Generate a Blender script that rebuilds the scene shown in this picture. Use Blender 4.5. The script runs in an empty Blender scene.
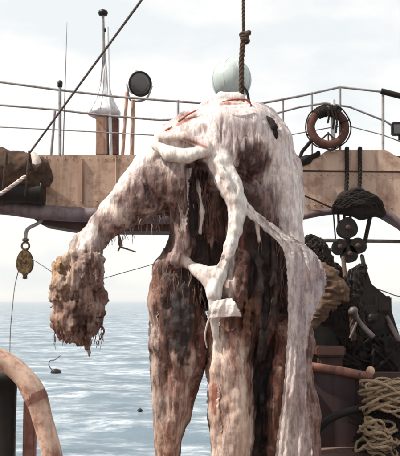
import bpy, bmesh, math, random
import numpy as np
from mathutils import Vector, Matrix, Quaternion
random.seed(7)
R = math.radians
sc = bpy.context.scene
col = sc.collection

# ------------------------------------------------------------------ camera, sky, sun, exposure
EYE = 5.2                                  # 1.6 m above a deck that lies 3.6 m above the sea
DECK = 3.6
PITCH = math.atan(73 / 800)
cam_d = bpy.data.cameras.new('camera')
cam_d.sensor_fit = 'HORIZONTAL'; cam_d.sensor_width = 36; cam_d.lens = 72
cam_d.clip_start = 0.1; cam_d.clip_end = 60000
cam = bpy.data.objects.new('camera', cam_d); col.objects.link(cam)
cam.location = (0, 0, EYE); cam.rotation_euler = (R(90) + PITCH, 0, 0)
sc.camera = cam

SUN_EL, SUN_AZ = R(52), R(-104)             # azimuth from +Y towards +X: the sun stands to the left
wd = bpy.data.worlds.new('World'); sc.world = wd; wd.use_nodes = True
nt = wd.node_tree; nt.nodes.clear()
N = nt.nodes.new; L = nt.links.new
sky = N('ShaderNodeTexSky'); sky.sky_type = 'NISHITA'; sky.sun_disc = False
sky.sun_elevation = SUN_EL; sky.sun_rotation = SUN_AZ
sky.air_density = 1.0; sky.dust_density = 3.0; sky.ozone_density = 1.0
bg = N('ShaderNodeBackground'); bg.inputs['Strength'].default_value = 0.12
L(sky.outputs[0], bg.inputs[0])
tc = N('ShaderNodeTexCoord')
mp = N('ShaderNodeMapping'); mp.inputs['Scale'].default_value = (1.0, 1.0, 2.6); mp.inputs['Location'].default_value = (0.62, 0.35, 0.2)
L(tc.outputs['Generated'], mp.inputs[0])
n1 = N('ShaderNodeTexNoise'); n1.inputs['Scale'].default_value = 3.6; n1.inputs['Detail'].default_value = 7; n1.inputs['Roughness'].default_value = 0.55
L(mp.outputs[0], n1.inputs['Vector'])
rp = N('ShaderNodeValToRGB')
rp.color_ramp.elements[0].position = 0.39; rp.color_ramp.elements[0].color = (0.79, 0.815, 0.81, 1)
rp.color_ramp.elements[1].position = 0.57; rp.color_ramp.elements[1].color = (1.0, 0.965, 0.905, 1)
L(n1.outputs['Fac'], rp.inputs[0])
bg2 = N('ShaderNodeBackground'); bg2.inputs['Strength'].default_value = 0.89
L(rp.outputs[0], bg2.inputs[0])
mix = N('ShaderNodeMixShader'); mix.inputs[0].default_value = 0.86
L(bg.outputs[0], mix.inputs[1]); L(bg2.outputs[0], mix.inputs[2])
wo = N('ShaderNodeOutputWorld'); L(mix.outputs[0], wo.inputs[0])

sun_d = bpy.data.lights.new('sun', 'SUN'); sun_d.energy = 5.0; sun_d.angle = R(1.5); sun_d.color = (1.0, 0.94, 0.85)
sun = bpy.data.objects.new('sun', sun_d); col.objects.link(sun)
sdir = Vector((math.sin(SUN_AZ) * math.cos(SUN_EL), math.cos(SUN_AZ) * math.cos(SUN_EL), math.sin(SUN_EL)))
sun.rotation_euler = sdir.to_track_quat('Z', 'Y').to_euler()
sun.location = (-20, 10, 30)

sc.view_settings.view_transform = 'Standard'; sc.view_settings.look = 'None'
sc.view_settings.gamma = 1; sc.view_settings.use_curve_mapping = False
sc.view_settings.exposure = 0.47
sc.render.engine = 'CYCLES'
sc.cycles.max_bounces = 6
sc.cycles.filter_width = 1.9

# ------------------------------------------------------------------ helpers
FWD = np.array([0, math.cos(PITCH), math.sin(PITCH)]); UP = np.array([0, -math.sin(PITCH), math.cos(PITCH)])
def PV(u, v, Y):
    """photo pixels (400x456) and a distance in metres -> points, vectorised"""
    u = np.asarray(u, float); v = np.asarray(v, float); Y = np.asarray(Y, float)
    cx = (u - 200) / 800; cy = (228 - v) / 800
    dy = FWD[1] + cy * UP[1]; dz = FWD[2] + cy * UP[2]
    s = Y / dy
    return np.stack([cx * s, Y + 0 * s, EYE + dz * s], -1)
def P(u, v, Y):
    return Vector(PV(u, v, Y).tolist())

def link(name, me, mat, parent=None):
    o = bpy.data.objects.new(name, me); col.objects.link(o)
    if mat: me.materials.append(mat)
    if parent is not None:
        o.parent = parent
        o.matrix_parent_inverse = parent.matrix_world.inverted() if parent.type != 'EMPTY' else Matrix.Translation(-parent.location)
    return o
def tag(o, label, cat, group=None, kind=None):
    if label: o['label'] = label
    if cat: o['category'] = cat
    if group: o['group'] = group
    if kind: o['kind'] = kind
    return o
def thing(name, loc, label, cat, group=None):
    o = bpy.data.objects.new(name, None); o.empty_display_size = 0.1
    o.location = loc; col.objects.link(o)
    return tag(o, label, cat, group)

def frames(pts):
    pts = [Vector(p) for p in pts]
    T = []
    for i in range(len(pts)):
        a = pts[max(i - 1, 0)]; b = pts[min(i + 1, len(pts) - 1)]
        T.append((b - a).normalized())
    n = T[0].orthogonal().normalized(); out = []
    for i, t in enumerate(T):
        n = (n - t * n.dot(t))
        n = n.normalized() if n.length > 1e-6 else t.orthogonal().normalized()
        out.append((pts[i], t, n, t.cross(n)))
    return out
def spline(pts, n=8):
    pts = [Vector(p) for p in pts]
    if len(pts) < 3: return [pts[0].lerp(pts[-1], i / n) for i in range(n + 1)]
    q = [2 * pts[0] - pts[1]] + pts + [2 * pts[-1] - pts[-2]]
    out = []
    for i in range(1, len(q) - 2):
        for k in range(n):
            t = k / n; a, b, c, d = q[i - 1], q[i], q[i + 1], q[i + 2]
            out.append(0.5 * (2 * b + (c - a) * t + (2 * a - 5 * b + 4 * c - d) * t * t + (3 * b - 3 * c + d - a) * t ** 3))
    out.append(pts[-1]); return out

class MB:
    def __init__(self): self.v = []; self.f = []; self.sm = []
    def add(self, vs, fs, smooth=False):
        o = len(self.v); self.v += [tuple(p) for p in vs]
        for f in fs: self.f.append(tuple(i + o for i in f)); self.sm.append(smooth)
        return self
    def tube(self, pts, r, n=10, smooth=True, caps=True):
        fr = frames(pts); m = len(fr); rr = r if hasattr(r, '__len__') else [r] * m
        vs = []; fs = []
        for (p, t, a, b), q in zip(fr, rr):
            for k in range(n):
                w = 2 * math.pi * k / n; vs.append(p + (a * math.cos(w) + b * math.sin(w)) * q)
        for i in range(m - 1):
            for k in range(n):
                k2 = (k + 1) % n; fs.append((i * n + k, i * n + k2, (i + 1) * n + k2, (i + 1) * n + k))
        self.add(vs, fs, smooth)
        if caps:
            self.add(vs[:n][::-1], [tuple(range(n))]); self.add(vs[-n:], [tuple(range(n))])
        return self
    def rope(self, pts, r, pitch=None, strands=3, n=6, step=None):
        """laid rope: three strands twisted round the path"""
        pitch = pitch or r * 7; step = step or pitch / 8
        pts = [Vector(p) for p in pts]; L_ = [0]
        for a, b in zip(pts, pts[1:]): L_.append(L_[-1] + (b - a).length)
        m = max(3, int(L_[-1] / step)); res = []; j = 0
        for i in range(m + 1):
            s = L_[-1] * i / m
            while j < len(pts) - 2 and L_[j + 1] < s: j += 1
            res.append(pts[j].lerp(pts[j + 1], (s - L_[j]) / max(L_[j + 1] - L_[j], 1e-9)))
        fr = frames(res)
        for q in range(strands):
            path = []
            for i, (p, t, a, b) in enumerate(fr):
                w = 2 * math.pi * (L_[-1] * i / m / pitch + q / strands)
                path.append(p + (a * math.cos(w) + b * math.sin(w)) * r * 0.5)
            self.tube(path, r * 0.56, n)
        return self
    def box(self, c, s, rot=None, bev=0.0):
        bm = bmesh.new(); bmesh.ops.create_cube(bm, size=1)
        for v in bm.verts: v.co = Vector((v.co.x * s[0], v.co.y * s[1], v.co.z * s[2]))
        if bev: bmesh.ops.bevel(bm, geom=bm.edges[:], offset=bev, segments=2, affect='EDGES')
        m = Matrix.Translation(c) @ (rot.to_4x4() if rot else Matrix.Identity(4))
        bm.transform(m); self.bm(bm); return self
    def bm(self, bm, smooth=False):
        bm.verts.index_update()
        self.add([v.co for v in bm.verts], [tuple(v.index for v in f.verts) for f in bm.faces], smooth); bm.free(); return self
    def prism(self, poly, y0, y1, bev=0.0):
        """poly: list of world (x,z); extruded along Y"""
        bm = bmesh.new(); vs = [bm.verts.new((x, y0, z)) for x, z in poly]
        f = bm.faces.new(vs); r = bmesh.ops.extrude_face_region(bm, geom=[f])
        for g in r['geom']:
            if isinstance(g, bmesh.types.BMVert): g.co.y = y1
        bmesh.ops.recalc_face_normals(bm, faces=bm.faces[:])
        if bev: bmesh.ops.bevel(bm, geom=bm.edges[:], offset=bev, segments=2, affect='EDGES')
        return self.bm(bm)
    def lathe(self, prof, origin, axis=(0, 0, 1), n=24, smooth=True):
        """prof: list of (radius, height along axis)"""
        ax = Vector(axis).normalized(); a = ax.orthogonal().normalized(); b = ax.cross(a); o = Vector(origin)
        vs = []; fs = []
        for r, h in prof:
            for k in range(n):
                w = 2 * math.pi * k / n; vs.append(o + ax * h + (a * math.cos(w) + b * math.sin(w)) * r)
        for i in range(len(prof) - 1):
            for k in range(n):
                k2 = (k + 1) % n; fs.append((i * n + k, i * n + k2, (i + 1) * n + k2, (i + 1) * n + k))
        fs.append(tuple(range(n))[::-1]); fs.append(tuple(range((len(prof) - 1) * n, len(prof) * n)))
        return self.add(vs, fs, smooth)
    def torus(self, c, axis, R_, r, n=32, m=10, jit=0.0):
        ax = Vector(axis).normalized(); a = ax.orthogonal().normalized(); b = ax.cross(a); c = Vector(c)
        vs = []; fs = []
        for i in range(n):
            w = 2 * math.pi * i / n; d = a * math.cos(w) + b * math.sin(w)
            for k in range(m):
                q = 2 * math.pi * k / m; rr = r * (1 + jit * random.uniform(-1, 1))
                vs.append(c + d * (R_ + rr * math.cos(q)) + ax * rr * math.sin(q))
        for i in range(n):
            for k in range(m):
                i2 = (i + 1) % n; k2 = (k + 1) % m; fs.append((i * m + k, i2 * m + k, i2 * m + k2, i * m + k2))
        return self.add(vs, fs, True)
    def build(self, name, mat, parent=None):
        me = bpy.data.meshes.new(name); me.from_pydata(self.v, [], self.f); me.update()
        me.polygons.foreach_set('use_smooth', self.sm)
        bm = bmesh.new(); bm.from_mesh(me); bmesh.ops.recalc_face_normals(bm, faces=bm.faces[:]); bm.to_mesh(me); bm.free()
        return link(name, me, mat, parent)

# ------------------------------------------------------------------ materials
def new_mat(name):
    m = bpy.data.materials.new(name); m.use_nodes = True
    t = m.node_tree; b = t.nodes['Principled BSDF']
    return m, t, b
def noise(t, scale, detail=5, rough=0.6, stretch=None, coord='Object'):
    c = t.nodes.new('ShaderNodeTexCoord'); n = t.nodes.new('ShaderNodeTexNoise')
    n.inputs['Scale'].default_value = scale; n.inputs['Detail'].default_value = detail; n.inputs['Roughness'].default_value = rough
    src = c.outputs[coord]
    if stretch:
        mp = t.nodes.new('ShaderNodeMapping'); mp.inputs['Scale'].default_value = stretch; t.links.new(src, mp.inputs[0]); src = mp.outputs[0]
    t.links.new(src, n.inputs['Vector']); return n.outputs['Fac']
def ramp(t, fac, stops):
    r = t.nodes.new('ShaderNodeValToRGB'); e = r.color_ramp.elements
    while len(e) < len(stops): e.new(0.5)
    for q, (p, c) in zip(e, stops):
        q.position = p; q.color = (*c, 1) if hasattr(c, '__len__') else (c, c, c, 1)
    t.links.new(fac, r.inputs[0]); return r.outputs[0]
def mixc(t, fac, a, b, mode='MIX'):
    m = t.nodes.new('ShaderNodeMix'); m.data_type = 'RGBA'; m.blend_type = mode
    for s, v in ((m.inputs[0], fac), (m.inputs[6], a), (m.inputs[7], b)):
        if hasattr(v, 'links'): t.links.new(v, s)
        elif hasattr(v, '__len__'): s.default_value = (*v, 1)
        else: s.default_value = v
    return m.outputs[2]
def bump(t, b, fac, strength, dist):
    n = t.nodes.new('ShaderNodeBump'); n.inputs['Strength'].default_value = strength; n.inputs['Distance'].default_value = dist
    t.links.new(fac, n.inputs['Height'])
    old = b.inputs['Normal'].links
    if old: t.links.new(old[0].from_socket, n.inputs['Normal'])
    t.links.new(n.outputs[0], b.inputs['Normal'])
def paint(name, c1, c2, rust=(0.16, 0.06, 0.03), amount=0.5, rough=0.55, scale=3.0, metal=0.0, streak=True, bmp=0.25):
    """old ship's paint: uneven coat, rust blooms and streaks that run down"""
    m, t, b = new_mat(name)
    base = mixc(t, ramp(t, noise(t, scale * 0.7, 6, 0.65), [(0.35, 0), (0.65, 1)]), c1, c2)
    f = ramp(t, noise(t, scale * 1.3, 9, 0.72), [(1 - amount - 0.08, 0), (1 - amount + 0.10, 1)])
    base = mixc(t, f, base, rust)
    if streak:
        s = ramp(t, noise(t, scale * 3, 5, 0.6, (1, 1, 0.07)), [(0.5, 0), (0.72, 0.75)])
        base = mixc(t, s, base, tuple(0.6 * q for q in rust))
    t.links.new(base, b.inputs['Base Color'])
    t.links.new(ramp(t, noise(t, scale * 5, 4), [(0.3, rough - 0.12), (0.7, rough + 0.2)]), b.inputs['Roughness'])
    b.inputs['Metallic'].default_value = metal
    bump(t, b, noise(t, scale * 9, 6, 0.7), bmp, 0.01)
    return m
def fibre(name, c1, c2, scale=14, rough=0.9):
    m, t, b = new_mat(name)
    base = mixc(t, ramp(t, noise(t, scale, 7, 0.7), [(0.35, 0), (0.66, 1)]), c1, c2)
    base = mixc(t, ramp(t, noise(t, scale * 0.22, 4), [(0.45, 0), (0.7, 0.5)]), base, tuple(0.45 * q for q in c1))
    t.links.new(base, b.inputs['Base Color']); b.inputs['Roughness'].default_value = rough; b.inputs['Specular IOR Level'].default_value = 0.2
    bump(t, b, noise(t, scale * 7, 5, 0.7), 0.6, 0.006)
    return m
M = {}
M['tan'] = paint('tan_paint', (0.38, 0.245, 0.175), (0.45, 0.305, 0.225), (0.19, 0.085, 0.05), 0.43, 0.6, 2.2)
M['tanhi'] = paint('tan_paint_plate', (0.41, 0.275, 0.205), (0.47, 0.335, 0.255), (0.22, 0.105, 0.07), 0.42, 0.6, 2.2)
M['mauve'] = paint('mauve_tube', (0.13, 0.095, 0.11), (0.18, 0.13, 0.14), (0.07, 0.03, 0.028), 0.45, 0.6, 2.2)  # grey purple tone for the lower tubes, darker than the plates
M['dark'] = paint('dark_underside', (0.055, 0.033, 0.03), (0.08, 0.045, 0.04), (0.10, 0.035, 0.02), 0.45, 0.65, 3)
M['black'] = paint('black_grease', (0.007, 0.007, 0.0065), (0.014, 0.013, 0.011), (0.030, 0.014, 0.009), 0.42, 0.45, 5)
M['rail'] = paint('rail_grey', (0.20, 0.19, 0.20), (0.30, 0.29, 0.29), (0.13, 0.07, 0.05), 0.42, 0.5, 6)
M['white'] = paint('white_paint', (0.56, 0.58, 0.61), (0.68, 0.69, 0.70), (0.34, 0.30, 0.28), 0.38, 0.7, 4)
M['dome'] = paint('dome_paint', (0.36, 0.42, 0.405), (0.43, 0.49, 0.47), (0.36, 0.38, 0.36), 0.30, 0.35, 3)
M['redbrown'] = paint('red_lead', (0.20, 0.075, 0.05), (0.27, 0.11, 0.078), (0.10, 0.04, 0.028), 0.48, 0.55, 5)
M['postbrown'] = paint('brown_post', (0.44, 0.26, 0.18), (0.52, 0.33, 0.235), (0.22, 0.10, 0.065), 0.40, 0.6, 4)
M['davit'] = paint('pinkish_pipe', (0.46, 0.31, 0.23), (0.58, 0.41, 0.32), (0.20, 0.08, 0.05), 0.45, 0.5, 4)
M['winchred'] = paint('greasy_red', (0.075, 0.028, 0.022), (0.12, 0.045, 0.032), (0.03, 0.018, 0.014), 0.5, 0.5, 6)
M['brass'] = paint('old_brass', (0.24, 0.15, 0.055), (0.34, 0.22, 0.085), (0.06, 0.03, 0.015), 0.52, 0.45, 14, 0.4)
M['plate'] = paint('dark_bulwark', (0.05, 0.034, 0.04), (0.08, 0.055, 0.062), (0.07, 0.032, 0.025), 0.45, 0.6, 3)
M['deck'] = paint('deck_paint', (0.13, 0.075, 0.06), (0.17, 0.10, 0.085), (0.09, 0.045, 0.03), 0.5, 0.7, 2, streak=False)
M['rope'] = fibre('brown_rope', (0.055, 0.034, 0.024), (0.10, 0.064, 0.045), 25)
M['darkrope'] = fibre('tarred_rope', (0.010, 0.008, 0.007), (0.026, 0.018, 0.015), 25)
M['manila'] = fibre('manila_rope', (0.25, 0.175, 0.11), (0.42, 0.32, 0.215), 12)
M['canvas'] = fibre('tan_canvas', (0.07, 0.042, 0.028), (0.16, 0.105, 0.066), 9)
M['darkcanvas'] = fibre('brown_canvas', (0.035, 0.02, 0.015), (0.10, 0.058, 0.038), 5)
M['ring'] = fibre('ring_cover', (0.065, 0.027, 0.021), (0.12, 0.052, 0.037), 9)
M['netcord'] = fibre('net_cord', (0.018, 0.014, 0.011), (0.05, 0.034, 0.025), 25)
M['hose'] = paint('black_hose', (0.012, 0.011, 0.011), (0.022, 0.019, 0.019), (0.07, 0.05, 0.04), 0.35, 0.5, 8, streak=False)
M['wire'] = paint('steel_wire', (0.085, 0.075, 0.075), (0.14, 0.12, 0.12), (0.09, 0.045, 0.03), 0.45, 0.5, 20, 0.3)
for _k in ('black', 'dark', 'plate', 'hose'): M[_k].node_tree.nodes['Principled BSDF'].inputs['Specular IOR Level'].default_value = 0.18
M['lens'], _t, _b = new_mat('lamp_glass')
_b.inputs['Base Color'].default_value = (0.075, 0.07, 0.072, 1); _b.inputs['Roughness'].default_value = 0.12

# ------------------------------------------------------------------ signed-distance lumps (for flesh, canvas, bundles)
def lattice_noise(rng, shape, cell):
    """smooth value noise on a grid, cell = size of a noise cell per axis"""
    dims = [int(s / c) + 3 for s, c in zip(shape, cell)]
    a = rng.random(dims, dtype=np.float32) * 2 - 1
    for ax in range(3):
        off = rng.random()
        x = np.arange(shape[ax], dtype=np.float32) / cell[ax] + off
        i = np.floor(x).astype(int); f = x - i; f = f * f * (3 - 2 * f)
        sh = [1, 1, 1]; sh[ax] = -1; f = f.reshape(sh)
        a = np.take(a, i, ax) * (1 - f) + np.take(a, i + 1, ax) * f
    return a.astype(np.float32)
def seg_dist(X, Y, Z, p, q, sd=1.0):
    """distance field of a tapered capsule; p,q = (u,v,d,r), sd squashes depth"""
    a = np.array(p[:3], np.float32); b = np.array(q[:3], np.float32)
    ab = b - a; l2 = float((ab * ab).sum()) or 1e-6
    dx, dy, dz = X - a[0], Y - a[1], Z - a[2]
    t = np.clip((dx * ab[0] + dy * ab[1] + dz * ab[2]) / l2, 0, 1)
    ex, ey, ez = dx - t * ab[0], dy - t * ab[1], (dz - t * ab[2]) / sd
    return np.sqrt(ex * ex + ey * ey + ez * ez) - (p[3] + t * (q[3] - p[3]))
def surface_nets(F, lo, h):
    S = F < 0; nx, ny, nz = F.shape
    cnt = np.zeros((nx - 1, ny - 1, nz - 1), np.uint8)
    for i in (0, 1):
        for j in (0, 1):
            for k in (0, 1): cnt += S[i:nx - 1 + i, j:ny - 1 + j, k:nz - 1 + k]
    A = np.argwhere((cnt > 0) & (cnt < 8)); idx = -np.ones(cnt.shape, np.int32)
    idx[A[:, 0], A[:, 1], A[:, 2]] = np.arange(len(A))
    pos = np.zeros((len(A), 3), np.float64); num = np.zeros(len(A))
    cs = [(i, j, k) for i in (0, 1) for j in (0, 1) for k in (0, 1)]
    val = {c: F[A[:, 0] + c[0], A[:, 1] + c[1], A[:, 2] + c[2]] for c in cs}
    for a in cs:
        for ax in range(3):
            if a[ax]: continue
            b = list(a); b[ax] = 1; b = tuple(b); fa, fb = val[a], val[b]
            m = (fa < 0) != (fb < 0); t = np.where(m, fa / np.where(m, fa - fb, 1), 0)
            pt = np.array(a, float)[None] + 0 * pos; pt[:, ax] += t
            pos[m] += pt[m]; num[m] += 1
    V = (A + pos / num[:, None]) * h + np.array(lo)
    Q = []
    for ax in range(3):
        sl = [slice(None)] * 3; s2 = [slice(None)] * 3; sl[ax] = slice(0, -1); s2[ax] = slice(1, None)
        a, b = S[tuple(sl)], S[tuple(s2)]; E = np.argwhere(a != b)
        o1, o2 = (ax + 1) % 3, (ax + 2) % 3
        E = E[(E[:, o1] > 0) & (E[:, o2] > 0) & (E[:, o1] < F.shape[o1] - 1) & (E[:, o2] < F.shape[o2] - 1)]
        fl = a[E[:, 0], E[:, 1], E[:, 2]]
        c = []
        for d1, d2 in ((1, 1), (0, 1), (0, 0), (1, 0)):
            e = E.copy(); e[:, o1] -= d1; e[:, o2] -= d2; c.append(idx[e[:, 0], e[:, 1], e[:, 2]])
        q = np.stack(c, 1); q[~fl] = q[~fl][:, ::-1]; Q.append(q)
    return V, np.concatenate(Q)
def lump(prims, lo, hi, h, amps, seed=1, cuts=(), k=10, ridges=(), smooth=(), sk=4, samp=(), local=()):
    """prims: [(p, q, sd)], cuts: [(p, q, sd)]; amps: [(cell tuple in units, amplitude)] -> verts (u,v,d), quads"""
    rng = np.random.default_rng(seed)
    ax = [np.arange(lo[i], hi[i] + h, h, dtype=np.float32) for i in range(3)]
    shape = tuple(len(a) for a in ax); F = np.full(shape, 500, np.float32)
    def region(p, q, sd, pad):
        sl = []
        for i in range(3):
            r = max(p[3], q[3]) * (sd if i == 2 else 1) + pad
            a = np.searchsorted(ax[i], min(p[i], q[i]) - r); b = np.searchsorted(ax[i], max(p[i], q[i]) + r); sl.append(slice(a, b))
        return tuple(sl), ax[0][sl[0]][:, None, None], ax[1][sl[1]][None, :, None], ax[2][sl[2]][None, None, :]
    for p, q, sd in prims:
        sl, X, Y, Z = region(p, q, sd, k + 14); d = seg_dist(X, Y, Z, p, q, sd); f = F[sl]
        hh = np.maximum(k - np.abs(f - d), 0) / k; F[sl] = np.minimum(f, d) - hh * hh * k / 4
    for p, q, sd in cuts:
        sl, X, Y, Z = region(p, q, sd, k); d = -seg_dist(X, Y, Z, p, q, sd); f = F[sl]; kk = 5
        hh = np.maximum(kk - np.abs(f - d), 0) / kk; F[sl] = np.maximum(f, d) + hh * hh * kk / 4
    for cell, amp in amps:
        F += amp * lattice_noise(rng, shape, [c / h for c in cell])
    for cell, amp in ridges:
        F -= amp * (1 - 2.2 * np.abs(lattice_noise(rng, shape, [c / h for c in cell])))
    if smooth:
        G_ = np.full(shape, 500, np.float32)
        for p, q, sd in smooth:
            sl, X, Y, Z = region(p, q, sd, sk + 14); d = seg_dist(X, Y, Z, p, q, sd); f = G_[sl]
            hh = np.maximum(4 - np.abs(f - d), 0) / 4; G_[sl] = np.minimum(f, d) - hh * hh
        for cell, amp in samp: G_ += amp * lattice_noise(rng, shape, [c / h for c in cell])
        hh = np.maximum(sk - np.abs(F - G_), 0) / sk; F = np.minimum(F, G_) - hh * hh * sk / 4
    for a0, a1, soft, cell, amp in local:      # extra raggedness inside a box that fades at its border
        m = 1
        for i in range(3):
            w = np.clip(np.minimum(ax[i] - a0[i], a1[i] - ax[i]) / soft, 0, 1); sh = [1, 1, 1]; sh[i] = -1; m = m * w.reshape(sh)
        F += amp * m * lattice_noise(rng, shape, [c / h for c in cell])
    F[0] = F[-1] = 9; F[:, 0] = F[:, -1] = 9; F[:, :, 0] = F[:, :, -1] = 9
    V, Q = surface_nets(F, lo, h)
    lab = np.arange(len(V)); E = np.concatenate([Q[:, [0, 1]], Q[:, [1, 2]], Q[:, [2, 3]], Q[:, [3, 0]]])
    for _ in range(200):                       # drop crumbs that hang free of the main piece
        m = np.minimum(lab[E[:, 0]], lab[E[:, 1]]); new = lab.copy()
        np.minimum.at(new, lab[E[:, 0]], m); np.minimum.at(new, lab[E[:, 1]], m); new = new[new]
        new = new[new]
        if (new == lab).all(): break
        lab = new
    ids, cnt = np.unique(lab, return_counts=True); keep = np.isin(lab, ids[cnt > 0.02 * len(V)])
    Q = Q[keep[Q[:, 0]]]; mp_ = np.cumsum(keep) - 1
    return V[keep], mp_[Q]
def quad_mesh(name, V, Q, mat, parent=None, smooth=True):
    me = bpy.data.meshes.new(name)
    me.vertices.add(len(V)); me.vertices.foreach_set('co', np.asarray(V, np.float32).ravel())
    me.loops.add(Q.size); me.loops.foreach_set('vertex_index', Q.astype(np.int32).ravel())
    me.polygons.add(len(Q)); me.polygons.foreach_set('loop_start', np.arange(0, Q.size, 4, dtype=np.int32))
    me.update(calc_edges=True); me.validate()
    me.polygons.foreach_set('use_smooth', [smooth] * len(me.polygons))
    bm = bmesh.new(); bm.from_mesh(me); bmesh.ops.recalc_face_normals(bm, faces=bm.faces[:]); bm.to_mesh(me); bm.free()
    return link(name, me, mat, parent)
def chain(pts, sd=1.0):
    return [(a, b, sd) for a, b in zip(pts, pts[1:])]

# ------------------------------------------------------------------ the sea
def make_sea():
    ys = [-60, -20, 0]; y = 6.0
    while y < 400: ys.append(y); y *= 1.0085
    while y < 30000: ys.append(y); y *= 1.25
    ys = np.array(ys); nx = 340
    s = np.linspace(-1, 1, nx)
    half = np.maximum(np.abs(ys) * 0.75, 40) + 6
    X = s[None] * half[:, None]; Y = np.repeat(ys[:, None], nx, 1); Z = np.zeros_like(X)
    rng = np.random.default_rng(5)
    for _ in range(46):
        lam = math.exp(rng.uniform(math.log(0.8), math.log(15))); th = rng.normal(1.1, 0.55); k = 2 * math.pi / lam
        amp = 0.0095 * lam ** 0.72 * rng.uniform(0.4, 1.0); ph = rng.uniform(0, 7)
        fade = np.clip((lam * 60 - Y) / (lam * 60), 0, 1)
        a = k * (X * math.cos(th) + Y * math.sin(th)) + ph
        Z += amp * fade * (1 - 2 * np.abs(np.sin(a / 2)) ** 1.2) * 0.9
    V = np.stack([X, Y, Z], -1).reshape(-1, 3)
    i = np.arange(len(ys) - 1)[:, None] * nx + np.arange(nx - 1)[None]
    Q = np.stack([i, i + 1, i + 1 + nx, i + nx], -1).reshape(-1, 4)
    m, t, b = new_mat('sea_water')
    deep = ramp(t, noise(t, 0.09, 5, 0.6, (0.6, 1.2, 1)), [(0.3, (0.075, 0.115, 0.152)), (0.7, (0.14, 0.19, 0.23))])
    f1 = ramp(t, noise(t, 0.22, 10, 0.74, (0.7, 1.2, 1)), [(0.43, 0), (0.62, 1)])
    f2 = ramp(t, noise(t, 1.4, 8, 0.72, (0.6, 1.3, 1)), [(0.40, 0.05), (0.62, 1)])
    fm = t.nodes.new('ShaderNodeMath'); fm.operation = 'MULTIPLY'; t.links.new(f1, fm.inputs[0]); t.links.new(f2, fm.inputs[1])
    base = mixc(t, fm.outputs[0], deep, (0.56, 0.60, 0.64))
    t.links.new(base, b.inputs['Base Color'])
    rr = ramp(t, fm.outputs[0], [(0, 0.42), (1, 0.85)]); t.links.new(rr, b.inputs['Roughness'])
    b.inputs['IOR'].default_value = 1.33
    bump(t, b, noise(t, 1.6, 9, 0.7, (0.8, 1.2, 1)), 0.55, 0.28)
    return quad_mesh('sea', V, Q, m)
tag(make_sea(), None, None, kind='structure')

# ------------------------------------------------------------------ the stern: deck, hull, ramp
RX0, RX1, DY, STERN = -3.6, 1.08, 8.22, 14.6
def st(name, mb, mat): return tag(mb.build(name, mat), None, None, kind='structure')
b = MB(); b.box((0, DY / 2 - 5, DECK - 0.1), (16, DY + 10, 0.2))
b.box(((-8 + RX0) / 2, (DY + STERN) / 2, DECK - 0.1), (8 + RX0, STERN - DY, 0.2))
b.box(((8 + RX1) / 2, (DY + STERN) / 2, DECK - 0.1), (8 - RX1, STERN - DY, 0.2))
st('deck', b, M['deck'])
b = MB(); b.box(((-8 + RX0) / 2, (DY + STERN) / 2, 1.1), (8 + RX0, STERN - DY, 4.6)); b.box(((8 + RX1) / 2, (DY + STERN) / 2, 1.1), (8 - RX1, STERN - DY, 4.6))
b.box((0, -6 + DY / 2, 1.1), (15.9, DY + 12, 4.6))
st('hull', b, M['plate'])
b = MB(); x0, x1 = RX0 + 0.004, RX1 - 0.004
b.add([(x0, DY, DECK - .05), (x1, DY, DECK - .05), (x1, 13.6, -1.2), (x0, 13.6, -1.2), (x0, DY, -1.2), (x1, DY, -1.2)], [(0, 1, 2, 3), (0, 3, 4), (1, 5, 2)])
st('stern_ramp', b, M['deck'])

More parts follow.
